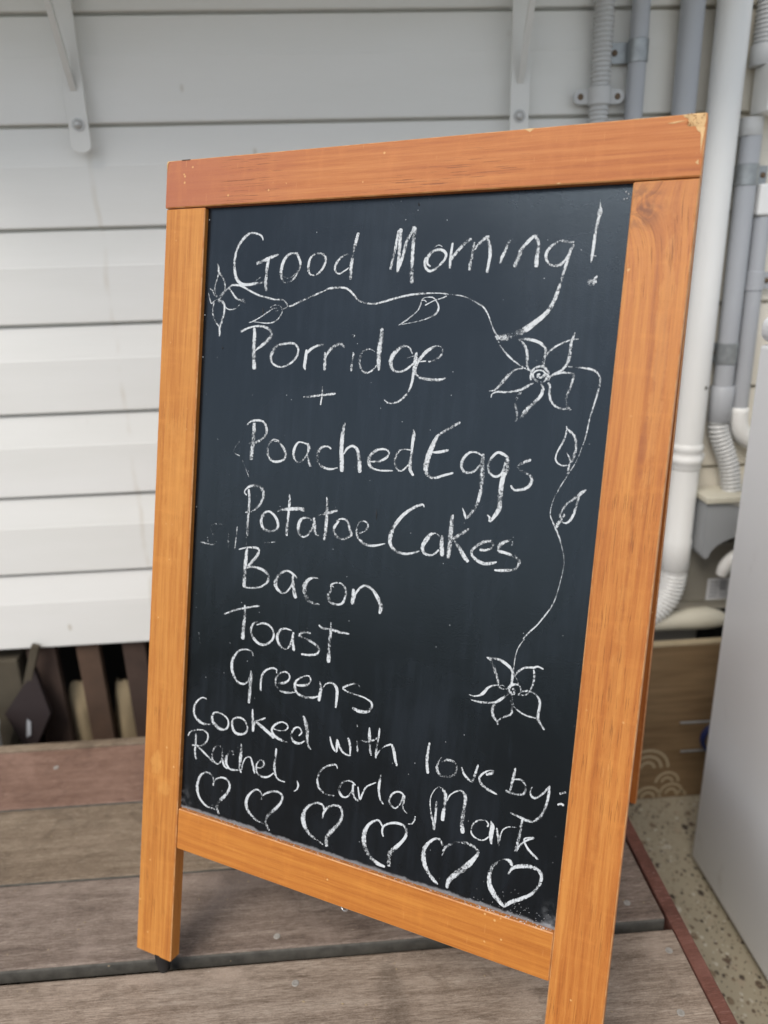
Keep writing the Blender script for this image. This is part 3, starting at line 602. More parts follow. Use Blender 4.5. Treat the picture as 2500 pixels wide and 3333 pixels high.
#word with
265.9,359.3,1.2 268.2,352.1,2.4 271.6,345.8,2.7 275.7,343.2,2.0 275.7,349.5,2.9 275.6,357.5,2.3 279.0,350.3,2.9 284.3,344.4,2.6 291.2,342.7,1.9 294.5,343.8,1.0
289.1,363.0,2.8 291.5,357.8,3.0 292.9,351.0,2.5 293.2,343.9,1.5
300.1,362.6,2.1 301.4,356.7,3.1 302.6,349.4,2.7
299.5,381.0,1.9 299.9,378.5,1.3
315.1,381.6,1.7 315.8,372.5,4.0 317.0,364.0,4.2 318.1,355.5,3.1 319.8,349.3,1.9
304.4,362.7,0.8 306.6,364.2,1.8 313.2,364.0,2.9 321.3,368.1,2.5 325.7,371.8,2.0
327.6,384.1,1.8 327.3,374.4,2.4 326.3,363.6,2.6 325.6,355.5,2.8 325.7,347.7,2.2
326.0,350.4,1.7 329.6,357.4,1.8 335.5,364.1,1.8 343.4,368.7,2.0
343.8,368.8,2.9 347.1,361.8,3.4 349.1,353.6,3.4 352.1,345.1,2.6
#word love
388.4,381.6,2.3 387.2,370.8,3.3 387.2,359.0,3.6 389.3,346.0,3.4
403.5,368.4,0.9 400.4,362.4,2.2 399.1,355.0,3.6 402.2,348.8,3.6 409.4,347.7,3.3 416.8,350.3,2.8 421.0,356.0,2.8 421.0,362.4,2.7 416.5,367.0,3.2 410.1,367.1,2.9 404.5,363.4,1.3
426.7,363.3,1.7 429.6,357.1,2.7 434.7,352.1,2.7 440.0,350.6,2.5 442.2,358.1,2.8 445.0,370.8,2.0
454.3,361.8,2.6 459.7,364.4,2.9 461.6,367.7,2.2 457.2,367.1,1.7 450.9,362.1,2.1 447.5,356.0,2.4 449.7,350.9,3.2 456.8,346.5,3.4 468.3,343.3,1.7
#word by
485.0,377.2,1.9 484.2,369.1,3.0 482.9,359.7,3.0 481.6,349.2,2.4
483.6,363.9,1.1 491.5,366.0,2.1 496.2,362.2,3.0 497.4,355.8,2.7 495.2,350.7,2.3 487.7,349.2,2.7 478.9,349.6,2.8 477.6,351.0,1.7
504.4,361.6,1.4 502.7,356.1,1.7 504.8,351.1,2.4 509.2,350.6,2.3 515.0,356.1,2.4 521.5,366.2,2.2
521.9,367.4,2.3 521.8,356.9,2.7 520.3,345.3,2.6 516.2,333.0,2.8 509.5,325.5,2.9 502.1,323.9,3.2 493.2,325.8,2.6 484.3,327.3,1.9
532.6,361.8,2.7 535.4,363.2,2.9 538.8,364.8,1.9
531.8,349.4,1.9 535.5,351.6,2.2 538.1,350.3,2.5
#word Rachel
63.4,311.6,1.4 67.0,318.1,1.7 75.2,322.2,1.9 85.5,324.6,2.1 92.8,322.0,2.4 94.3,316.8,2.3 91.5,309.6,2.2 84.1,303.3,2.1 75.1,301.7,2.2 70.6,300.9,1.6
75.5,317.9,2.1 75.9,306.9,2.9 75.4,295.7,2.9 76.6,287.0,2.7 78.7,284.2,2.5
79.0,301.5,2.6 88.5,296.1,2.6 97.8,290.7,2.6 103.8,286.7,2.6
117.3,306.0,2.6 114.5,309.7,2.5 108.8,309.6,2.1 103.5,302.6,2.6 102.1,293.4,2.9 105.7,287.7,2.7 110.9,286.0,1.7 115.7,290.3,2.0 117.8,297.4,2.5 116.7,304.8,2.9
116.7,305.8,2.8 118.1,293.1,3.4 121.0,286.2,2.7 126.2,283.7,1.8
133.8,303.6,2.6 132.2,308.1,2.0 127.9,307.0,1.9 124.0,298.9,3.4 123.9,290.2,3.7 128.7,284.8,2.8 136.2,284.6,2.5 143.5,286.5,1.7
144.5,320.8,1.2 144.7,310.6,4.2 144.3,297.6,4.2 144.4,288.9,4.3 146.8,283.6,1.8
147.2,287.5,1.7 148.5,296.4,1.6 152.3,304.4,1.5 158.2,307.0,1.9 161.6,301.9,2.6 164.6,293.0,3.1 166.8,287.7,2.0
169.2,296.4,2.0 174.6,297.2,2.0 178.5,302.0,2.5 177.6,306.5,2.5 173.4,307.1,1.6 169.4,302.9,2.0 168.1,296.1,2.2 170.3,289.2,2.3 177.7,286.8,2.7 186.0,289.0,2.2 193.8,296.3,1.4
194.7,327.2,2.1 194.2,316.6,3.1 193.5,305.8,3.8 195.0,295.6,3.0 200.2,289.0,2.4 209.7,288.3,1.6
225.9,294.2,1.3 227.9,289.1,2.5 226.4,283.6,1.8 222.6,280.0,1.0
#word Carla
278.4,322.9,0.9 276.1,326.9,2.2 269.6,325.1,2.3 261.1,320.0,2.5 255.1,311.2,3.1 253.3,301.5,3.0 256.4,293.0,2.9 264.6,288.5,2.7 276.7,289.2,1.9
303.0,309.1,1.8 297.9,312.3,2.0 291.4,311.6,2.1 285.3,306.9,2.5 282.4,299.0,3.5 285.3,292.6,3.3 290.8,291.2,1.8 295.9,295.5,2.1 299.2,302.5,2.0 300.2,309.9,1.7
300.0,309.8,2.4 300.1,300.7,2.9 303.6,293.5,2.5 308.1,291.7,2.2
306.2,308.4,1.6 307.9,300.8,2.0 310.0,293.8,2.0 312.6,302.1,2.2 317.2,311.4,1.9 328.3,319.4,1.3
333.8,330.3,1.2 332.7,321.5,2.9 332.4,311.5,3.0 334.8,302.1,2.4 339.4,296.2,1.8
363.1,313.9,2.2 358.4,316.1,2.1 352.4,314.4,2.2 347.7,308.7,2.6 346.2,302.3,2.8 349.7,297.3,2.7 354.4,295.9,1.7 358.6,300.8,1.7 361.6,308.5,1.9 362.6,314.7,2.0
363.6,314.0,3.4 363.3,306.1,3.6 363.4,298.2,2.4 368.9,293.8,1.8
378.5,293.1,2.0 378.0,287.5,1.9 375.3,283.3,1.6 370.9,281.7,1.3
#word Mark
398.1,296.5,2.3 395.5,307.7,1.6 394.6,318.2,1.3 397.6,327.7,1.2 403.1,334.0,1.0 408.7,331.7,3.5 411.8,326.2,3.8 411.6,316.5,3.8 410.9,306.6,4.3 410.6,296.9,4.1
397.2,300.6,2.3 400.1,292.8,3.4 401.8,283.5,2.3 402.2,299.9,2.6 402.1,317.6,2.6
413.0,319.0,1.6 416.5,328.0,1.5 422.4,333.9,1.6 428.5,336.6,2.2 433.5,333.2,3.8 434.3,325.0,3.6 433.2,313.0,4.2 432.9,301.2,4.7 434.6,289.4,4.8
461.1,304.7,1.8 461.8,308.5,1.8 457.9,311.1,1.7 450.9,309.1,1.8 445.6,303.8,1.9 443.7,295.9,1.9 446.3,290.3,2.1 452.8,288.0,1.8 458.9,289.3,1.6 463.6,294.4,1.5
464.5,312.5,1.3 466.5,306.8,4.6 465.9,297.2,4.5 466.6,289.0,2.6 467.8,287.2,2.0
471.2,306.6,1.9 473.5,297.3,2.3 475.2,288.4,2.1 475.9,299.1,1.9 478.7,307.2,1.5 484.3,311.5,1.2 492.2,313.3,1.0
497.6,324.1,2.3 496.7,312.5,2.9 495.5,299.7,3.3 493.6,287.3,3.1 497.0,294.0,2.2 502.3,300.8,1.8 511.5,307.6,2.4
511.5,307.6,2.0 502.9,304.6,1.5 501.8,300.6,1.9 507.0,292.9,2.4 518.1,285.0,2.8
#heart a
106.7,261.6,1.9 104.0,267.7,2.2 98.1,271.1,2.4 92.4,269.8,2.2 85.8,264.0,2.8 82.3,255.1,3.8 81.6,245.9,4.1 84.5,236.7,3.2 90.1,230.3,2.7 98.4,226.1,2.5 111.1,225.7,2.2
105.9,255.9,2.2 107.2,262.2,1.8 112.0,267.4,1.8 118.6,270.1,2.2 125.4,269.5,2.7 130.4,264.9,2.8 129.6,255.9,3.3 123.5,246.4,4.2 116.1,237.5,4.3 113.1,230.7,4.0 114.5,225.2,3.6 117.6,221.6,2.7
#heart b
179.1,262.7,1.8 175.0,267.3,2.5 170.1,268.1,2.2 163.4,263.2,2.5 157.9,254.9,3.6 156.3,245.8,4.5 159.5,237.9,4.0 166.5,232.2,3.4 174.3,228.6,3.1 184.1,227.6,2.1
177.3,256.4,2.4 180.6,264.0,2.0 187.7,269.3,2.7 195.9,273.0,2.8 203.3,272.6,3.0 207.2,269.4,2.8 205.7,261.4,3.0 198.5,250.9,4.2 189.6,240.7,4.0 185.8,232.9,3.6 187.9,226.8,3.9 192.0,220.8,3.4
#heart c
264.9,268.4,2.1 262.3,273.8,2.6 255.5,274.5,2.7 247.8,270.8,2.7 241.0,263.7,3.6 237.4,254.2,5.7 238.9,244.1,5.8 244.1,236.1,4.7 251.9,231.1,3.4 260.0,228.3,3.1 266.4,225.5,1.7
263.5,257.5,1.8 264.6,265.1,2.9 269.1,272.6,2.9 276.5,277.3,2.8 284.1,278.4,3.2 288.4,272.9,3.2 288.0,263.6,3.7 281.7,252.4,4.8 273.6,241.7,5.1 270.3,233.5,5.1 271.5,224.4,4.2
#heart d
340.5,269.7,1.8 335.9,275.3,2.5 330.7,274.1,2.4 323.8,267.8,3.2 318.8,257.2,5.1 318.5,246.9,6.2 322.0,236.7,5.8 329.0,228.7,4.9 337.9,224.3,4.5 347.4,223.2,2.6
342.5,258.2,1.8 340.5,263.6,2.3 341.5,270.0,2.2 347.3,275.2,2.4 356.3,278.8,3.0 365.6,278.5,3.0 369.9,273.3,3.2 368.7,265.0,3.2 361.5,253.8,4.0 353.1,243.2,5.2 351.2,234.6,5.2 352.4,225.3,4.7
#heart e
413.6,268.6,2.1 410.4,274.1,3.1 405.5,274.8,2.7 398.8,269.6,3.3 393.0,260.1,4.5 392.2,250.0,5.7 394.6,240.9,5.2 399.8,232.6,4.4 405.8,226.9,4.1 411.6,222.7,2.9
413.6,256.7,1.5 415.5,265.9,2.7 421.4,272.6,2.9 430.5,278.1,3.5 441.0,279.6,3.8 449.5,277.9,3.7 453.6,273.3,3.5 449.7,264.7,4.1 442.2,253.8,6.6 431.6,241.7,5.9 423.9,231.6,4.9 422.1,221.8,3.5
#heart f
491.3,269.3,2.6 488.9,273.8,4.5 483.3,274.6,2.0 476.1,269.2,2.6 470.2,261.6,3.6 468.2,250.3,4.5 470.2,239.3,5.6 476.7,230.7,6.4 485.5,223.1,3.5 489.6,223.4,2.2
488.2,259.4,1.8 492.5,267.6,3.3 501.0,272.4,4.4 510.7,274.9,4.4 518.7,273.8,4.0 523.1,268.0,3.4 521.3,257.1,3.1 514.5,245.5,3.1 504.4,236.9,4.0 495.0,230.5,3.9 488.6,223.6,3.1
#flower bottom
443.4,488.9,1.0 447.0,488.2,3.5 452.6,489.3,3.1 458.9,488.4,3.2 466.2,485.0,3.2 471.5,480.4,2.9 472.7,475.1,2.8 472.5,469.5,2.5 472.6,465.3,2.1
447.1,487.5,2.2 451.1,482.0,3.2 454.7,474.2,3.2 457.4,467.7,2.7 459.0,461.0,2.2 463.1,458.7,1.9 467.9,459.7,1.5 471.1,462.2,1.3
460.0,461.8,0.7 463.5,462.3,0.7 466.4,460.8,0.7
427.3,445.0,0.9 432.5,444.3,1.7 438.8,446.1,1.9 443.4,449.9,3.3 447.8,456.5,2.4 453.1,460.1,1.9 459.3,461.8,1.0
430.0,439.8,1.0 435.8,439.3,2.2 443.0,439.5,2.4 450.7,440.4,2.5 457.6,443.0,2.7 463.4,447.8,2.9 468.5,453.2,2.9 470.3,456.4,2.0
456.4,440.6,3.0 454.8,434.6,3.5 456.1,427.8,3.2 460.1,423.0,2.2 462.6,419.3,1.9
460.9,422.4,2.0 464.7,426.9,2.2 470.0,430.2,2.3 475.2,434.2,2.2 475.2,440.6,2.4 474.3,447.4,2.4 474.1,452.3,2.5
475.0,450.4,2.8 476.3,444.3,2.2 480.1,440.2,2.1 485.9,437.0,1.7 492.9,435.4,1.9 501.1,435.2,1.8
482.5,459.0,1.6 487.7,461.5,2.0 492.4,461.8,2.1 498.0,460.2,2.1 501.7,456.8,2.5 503.6,451.0,2.7 503.2,444.0,2.7 502.9,437.0,3.0 505.2,431.3,3.1 510.8,424.9,1.9
474.8,474.8,1.0 478.4,480.4,2.2 483.4,484.9,2.2 489.3,487.1,2.3 494.0,487.7,2.3 497.8,489.5,1.8 504.0,488.0,1.5
493.8,485.6,1.9 495.2,478.3,2.4 494.9,471.3,2.4 492.8,464.6,1.8 489.3,458.3,1.5 484.8,456.3,1.5 480.0,455.6,1.4
480.0,455.6,1.3 482.5,459.0,1.3 481.6,464.4,1.8 479.0,466.3,1.9 474.3,465.6,2.7 470.5,462.0,3.3 470.8,457.9,3.6 474.6,455.2,3.5 476.3,459.0,2.8 474.0,461.4,2.9
#vine lower
481.5,515.6,1.0 477.7,509.4,1.3 474.9,502.6,1.3 473.6,494.7,1.3 473.3,486.4,1.2 473.3,479.4,1.4 475.5,474.3,1.4 478.6,470.7,1.1 479.3,466.7,1.0
501.5,633.7,2.6 505.0,627.6,2.2 507.5,622.0,1.7 510.2,614.4,1.3 512.6,606.8,1.2 513.7,599.1,0.9 513.0,589.7,1.0 511.7,580.2,0.9 510.1,570.0,1.0 507.8,559.6,1.3 504.1,550.9,1.7 498.4,541.2,1.7 492.6,532.0,1.7 486.6,524.8,1.7 481.8,518.5,1.7 480.1,515.4,1.2
522.9,733.1,1.6 521.6,724.3,1.3 519.3,715.4,0.9 517.0,706.5,1.0 514.0,698.6,1.2 510.3,691.6,1.0 507.6,685.8,1.0 503.9,678.8,1.2 500.3,670.7,1.3 496.8,661.3,1.1 495.2,652.2,1.1 495.5,645.5,1.3 498.4,639.6,1.7 501.4,634.3,2.2 504.4,629.0,1.9
497.9,794.0,1.6 504.5,793.5,2.4 513.4,793.0,2.4 521.5,791.7,2.8 526.5,789.1,2.3 529.7,784.4,2.2 530.3,778.8,2.7 529.4,771.6,2.4 527.9,763.5,1.9 526.0,754.5,1.9 524.5,746.4,1.9 523.3,738.2,1.6 523.0,733.3,1.8
#leaf c
502.4,735.8,0.8 503.5,732.9,1.8 507.0,730.4,2.7 511.2,726.3,2.5 513.4,720.4,2.5 513.8,713.9,2.5 513.0,708.4,2.5 511.4,702.2,2.0 510.0,700.4,1.3
503.0,732.3,1.4 502.5,726.2,1.9 500.4,719.5,1.7 497.7,713.7,1.7 495.5,708.0,1.4 495.0,702.5,1.5 497.5,698.8,1.6 502.1,696.7,1.2 507.5,697.4,1.0
505.3,709.4,1.2 508.4,705.2,1.8 509.4,700.9,1.5 508.6,695.3,2.0 508.1,688.7,2.2
#leaf d
527.9,675.1,1.4 523.7,671.7,3.3 519.3,667.1,2.7 514.3,662.6,2.4 509.8,658.3,2.2 507.5,654.1,2.2 505.3,648.3,2.4 504.5,644.8,2.2
521.3,668.4,1.6 520.8,662.8,2.4 519.5,657.1,2.4 518.3,650.3,2.4 515.6,643.9,2.4 511.6,640.0,1.9 507.1,641.2,1.3
505.6,656.7,1.0 506.6,654.0,1.1
509.6,648.8,3.3 506.8,644.0,2.7 504.0,638.6,3.8 501.7,633.8,2.8
#flower right
445.6,818.7,1.0 450.6,819.3,2.0 458.3,819.0,2.9 466.0,817.1,3.0 471.3,814.0,2.9 474.6,810.0,2.4 474.8,804.3,2.8 474.1,798.5,3.7 473.9,792.0,3.0
446.5,818.4,1.6 450.9,816.0,2.4 454.9,810.3,2.8 456.9,802.9,2.9 457.1,796.4,2.9 459.0,789.8,2.5 462.1,788.3,1.8
502.0,826.7,1.3 500.4,821.9,2.1 498.9,817.0,2.5 499.1,810.6,3.6 498.6,803.4,3.3 496.9,796.8,2.8 492.6,790.2,2.5 486.4,786.7,2.3 480.2,782.8,1.7
505.8,820.6,0.8 499.4,819.9,1.5 491.6,816.9,1.7 483.9,812.7,1.9 477.8,807.2,1.9 475.7,803.5,1.7
480.5,779.9,1.0 481.8,783.3,1.7 486.5,785.9,2.0 493.7,787.8,2.0 499.4,787.6,2.2 504.0,786.6,2.7 504.1,780.9,2.8 502.4,773.6,2.6 500.3,766.1,2.5 499.7,759.6,2.4 502.8,753.6,2.4 506.3,751.4,1.9
479.9,777.5,1.9 482.3,774.3,2.3 482.6,766.9,2.6 484.9,759.6,2.3 490.4,754.2,2.3 497.2,752.5,2.1 502.9,752.8,1.6
473.0,775.5,1.6 475.5,771.5,3.3 474.8,765.7,3.4 470.7,759.7,3.1 463.8,752.7,3.9 458.5,745.7,4.0 455.6,740.5,2.9
453.9,767.2,2.1 450.5,762.0,3.5 449.4,755.2,3.4 450.9,748.6,2.9 452.4,742.0,2.1 451.2,736.8,2.2
420.0,766.2,0.9 426.1,767.5,1.7 430.9,772.0,2.8 434.8,777.2,3.5 440.2,784.1,2.8 446.7,788.9,2.0 455.0,790.9,1.7
423.3,759.8,1.1 424.2,763.6,1.2 429.7,766.0,1.9 437.6,766.0,2.0 446.2,767.2,2.4 454.5,769.7,2.4 461.7,774.2,2.6 465.7,776.4,1.7
462.9,779.2,2.0 462.0,785.0,2.2 465.2,790.9,2.4 471.7,793.1,2.3 476.9,790.5,3.2 479.1,785.6,3.3 478.0,779.8,3.4 472.4,777.5,2.3 466.2,780.2,2.3 464.1,785.0,1.9 467.1,788.5,1.7 472.9,789.1,1.6 476.5,786.3,2.5 474.3,783.0,2.9 470.2,782.0,2.4 469.2,784.4,2.6 471.6,785.3,2.0
#ghost
100.9,589.6,1.6 87.5,588.8,1.6 82.9,583.4,1.5 86.3,575.8,1.5 92.4,570.1,1.6 89.0,563.2,1.9 69.4,563.9,1.7
109.0,581.8,2.7 110.4,559.5,2.7
121.7,589.7,1.5 119.8,560.8,1.5
161.5,575.0,1.2 175.8,577.6,1.2
135.5,578.7,0.9 136.1,569.3,0.9
78.7,571.6,1.2 80.1,565.3,1.2
119.0,692.9,0.9 110.5,679.8,0.9 120.1,675.1,1.3
106.6,651.3,1.1 105.3,641.7,0.9
124.1,670.0,0.9 134.6,650.7,0.7
71.9,450.3,1.0 75.8,436.0,0.8
160.2,567.8,0.9 162.0,553.9,0.7
'''
NICKS = [(0.1411, 0.844, 0.005), (0.3038, 0.6249, 0.006), (0.0867, 0.8016, 0.0015), (0.3264, 0.9558, 0.002)]

# ================================================================ SETTING
def struct(o): o['kind'] = 'structure'; return o
bm = bmesh.new()
v = [bm.verts.new(c) for c in ((-150, -150, -.32), (150, -150, -.32), (150, 150, -.32), (-150, 150, -.32))]
bm.faces.new(v)
struct(obj('ground', bm, M['far_ground']))  # unseen outer ground, added dark to keep the chalkboard's reflection low
struct(obj('concrete_slab', box(-3.4, 4.5, -3.1, 3.0, -.34, -.3), M['ground']))

# ---- timber deck the sign stands on
deck = struct(empty('deck'))
D0, DP, GAP = -.0962, .17203, .006
rows = [(-2.92, -2.76, 'deck0'), (-2.752, -2.585, 'deck1'), (-2.578, -2.412, 'deck2'), (-2.405, -2.238, 'deck0'), (-2.231, -2.065, 'deck1'), (-2.058, -1.89, 'deck2'), (-1.883, -1.716, 'deck0'), (-1.709, -1.542, 'deck1'), (-1.535, -1.368, 'deck2'), (-1.361, -1.194, 'deck0'), (-1.187, -1.02, 'deck2'), (-1.013, -.6203, 'deck1'), (-.6143, -.4463, 'deck2'), (-.4403, -.2743, 'deck1'), (-.2683, D0, 'deck0'), (D0 + .018, D0 + DP - .002, 'deck1'),  # rows behind the camera are unseen, added to darken the chalkboard's reflection
        (D0 + DP + .001, D0 + 2 * DP - .0015, 'deck2'), (D0 + 2 * DP + .0015, D0 + 3 * DP - .002, 'deck3')]
screws = {3: [(.228, -.131), (.735, -.129), (.712, -.216), (.24, -.235)], 4: [(.199, -.056), (.708, -.047), (.70, .035)], 5: [(.19, .12), (.70, .13)], 6: [(-.245, .36), (.19, .30), (.70, .3)]}
for k, (a, b, m) in enumerate(rows, -11):
    zt = 0.0
    x1 = .7532 if k != 4 else .7505
    pb = bmesh.new()
    # long board, slightly cupped and wavy, with rounded arrises
    nx = 24; prof = [(a + .0035, -.026), (a, -.022), (a, -.004), (a + .0012, -.0012), (a + .004, 0)]
    ny = 6
    prof += [(a + .004 + (b - a - .008) * j / ny, -.0012 * math.sin(math.pi * j / ny)) for j in range(1, ny)]
    prof += [(b - .004, 0), (b - .0012, -.0012), (b, -.004), (b, -.022), (b - .0035, -.026)]
    secs = []
    for i in range(nx + 1):
        x = -2.2 + (x1 + 2.2) * i / nx
        dy = .0009 * math.sin(x * 3.1 + k * 2)
        secs.append([pb.verts.new((x, y + dy, z)) for y, z in prof])
    for s0, s1 in zip(secs, secs[1:]):
        for j in range(len(prof)):
            pb.faces.new((s0[j], s1[j], s1[(j + 1) % len(prof)], s0[(j + 1) % len(prof)]))
    pb.faces.new(secs[0][::-1]); pb.faces.new(secs[-1])
    bmesh.ops.recalc_face_normals(pb, faces=pb.faces[:])
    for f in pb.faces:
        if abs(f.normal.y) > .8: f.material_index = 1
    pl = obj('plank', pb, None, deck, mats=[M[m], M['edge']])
    for (sx, sy) in screws.get(k, []):
        zz = -.0006
        sb = tube([(sx, sy, zz - .003), (sx, sy, zz + .0006), (sx, sy, zz + .0010), (sx, sy, zz + .0008), (sx, sy, zz - .0010)], [.0048, .0048, .0042, .0022, .0012], 20, cap=False)
        sc = obj('screw', sb, M['screw_head'], pl)
# grit and crumbs lying on the boards
gb = bmesh.new(); random.seed(21)
for _ in range(170):
    x = random.uniform(-.45, .74); y = random.uniform(-.26, .30); s = random.uniform(.0004, .0011) * (1.4 if random.random() < .1 else 1)
    q = bmesh.ops.create_icosphere(gb, subdivisions=1, radius=s, matrix=Matrix.Translation((x, y, -.0004)) @ Matrix.Rotation(random.random() * 3, 4, 'Z') @ Matrix.Diagonal((1.6, .8, .6, 1)))
gr_ = obj('grit', gb, M['stone'], deck); gr_['kind'] = 'stuff'
# back bearer, trim along the right edge, joists and fascia
obj('bearer', box(-2.2, .75, D0 + 3 * DP + .002, .444, -.11, -.0015, .003), M['deck2'], deck)
obj('edge_trim', box(.7552, .7755, -2.92, .444, -.105, .0012, .0025), M['trim'], deck)
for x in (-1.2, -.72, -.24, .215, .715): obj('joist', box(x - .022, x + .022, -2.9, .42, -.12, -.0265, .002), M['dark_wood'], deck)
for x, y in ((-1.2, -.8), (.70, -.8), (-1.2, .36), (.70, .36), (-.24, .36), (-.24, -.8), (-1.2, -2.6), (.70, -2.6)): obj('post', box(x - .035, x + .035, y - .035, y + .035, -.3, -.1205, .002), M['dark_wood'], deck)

# ================================================================ HOUSE WALL
PIT, Z0, WB = .166234, 1.29128, .12765
wall = empty('house_wall', (0, .6, 0), 'white painted weatherboard house wall with stained boards behind the chalkboard sign', 'wall')
for i in range(-4, 7):
    zt = Z0 - i * PIT; zb = zt - PIT
    f = zb + PIT * .64
    lo = zb + (.0045 if i < 6 else 0)
    prof = [(.0, lo + .003), (.0, f - .002), (.0005, f), (.0068, zt - .0012), (.0165, zt - .0004), (.0165, zt + .016), (.032, zt + .016), (.032, zb + .018), (.0185, zb + .018), (.0185, lo), (.0030, lo), (.0010, lo + .0008)]
    # straight rear half so that the board above overlaps it
    b = prism(prof, -1.7, 2.4, 'X')
    o = obj('weatherboard', b, M['board'], wall)
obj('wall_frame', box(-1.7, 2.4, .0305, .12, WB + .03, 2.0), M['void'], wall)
wall['base'] = 'ground'

# underfloor darkness: near-black backing added behind the crawl space
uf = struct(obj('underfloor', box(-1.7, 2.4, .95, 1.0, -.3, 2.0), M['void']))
struct(obj('underfloor_dark_box', box(1.1125, 1.3, .60, .72, -.3, .0975), M['void']))  # solid near-black box standing in for a shaded opening
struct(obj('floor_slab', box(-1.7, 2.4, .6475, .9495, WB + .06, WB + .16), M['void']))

# vertical battens that close the gap below the wall
sc_ = empty('batten_screen', (0, .624, -.3), 'row of dark brown vertical timber battens closing the gap under the white wall', 'screen')
sc_['base'] = 'ground'
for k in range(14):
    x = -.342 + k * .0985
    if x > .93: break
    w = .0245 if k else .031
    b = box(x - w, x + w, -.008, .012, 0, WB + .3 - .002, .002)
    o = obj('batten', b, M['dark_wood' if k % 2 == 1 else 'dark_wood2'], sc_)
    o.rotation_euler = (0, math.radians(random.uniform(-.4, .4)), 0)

# things beside the battens, far left
pier = obj('rendered_pier', box(-.64, -.392, .605, .72, -.3, .1, .004), M['render']); tag(pier, 'weathered olive grey rendered pier under the wall at the left edge', 'pier')
def rock(name, c, r, mat, label, cat, seed, group=None, sq=(1, 1, 1)):
    b = bmesh.new(); bmesh.ops.create_icosphere(b, subdivisions=3, radius=1)
    for v in b.verts:
        n = mn.noise(v.co * 1.6 + Vector((seed, seed, 0))) * .28
        v.co = Vector((v.co.x * sq[0], v.co.y * sq[1], v.co.z * sq[2])) * (1 + n) * r
    zmin = min(v.co.z for v in b.verts)
    for v in b.verts: v.co.z -= zmin
    o = obj(name, b, mat, smooth=True); o.location = c; tag(o, label, cat, group); return o
rock('rock', (-.448, .655, .1), .018, M['stone'], 'pale tan rock on the pier, nearer the left edge of the photo', 'rock', 1)
rock('rock', (-.405, .655, .1), .014, M['stone'], 'smaller tan rock on the pier, nearer the dark battens', 'rock', 5)
for (x, y, sx, z1, sd, lab) in ((-.292, .668, .030, -.058, 2, 'sandstone block behind the battens, between the first and second batten'), (-.196, .672, .028, -.05, 9, 'sandstone block behind the battens, between the second and third batten')):
    rock('sandstone_block', (x, y, -.3), sx * 1.25, M['stone'], lab, 'stone', sd, 'sandstone blocks behind the battens', (1, 1, (z1 + .3) / 2 / sx))
# leaning diamond shaped board and a diagonal offcut
lb = obj('board_offcut', prism([(0, 0), (.052, .10), (.030, .205), (-.045, .105)], -.008, .008, 'Y', .001), M['purple_board'])
lb.location = (-.382, .565, -.118); lb.rotation_euler = (math.radians(-8), 0, 0)
tag(lb, 'dark purple brown pointed board leaning beside the battens', 'board')
sm = obj('pale_mark', prism([(-.004, .05), (.006, .055), (.009, .085), (.002, .092)], -.0105, -.0085, 'Y'), M['pvc_grey'], lb)  # pale patch painting a white reflection on the board
dg = obj('timber_offcut', box(-.008, .008, -.006, .006, 0, .47, .001), M['render'])
dg.location = (-.50, .588, -.3); dg.rotation_euler = (0, math.radians(20), 0)
tag(dg, 'thin weathered stick leaning diagonally against the rendered pier', 'timber')
crate = obj('paver_stack', box(-.43, -.34, .50, .58, -.3, -.1195, .004), M['render']); tag(crate, 'grey concrete pavers stacked behind the deck under the wall', 'pavers')
pot = empty('bucket', (-.462, .515, -.3), 'white plastic bucket behind the deck at the left edge', 'bucket')
b = tube([(0, 0, 0), (0, 0, .24), (0, 0, .30)], [.032, .041, .043], 28); obj('body', b, M['white_plastic'], pot, True)
obj('rim', tube([(0, 0, .285), (0, 0, .29), (0, 0, .30), (0, 0, .303)], [.0435, .046, .046, .044], 28), M['white_plastic'], pot, True)

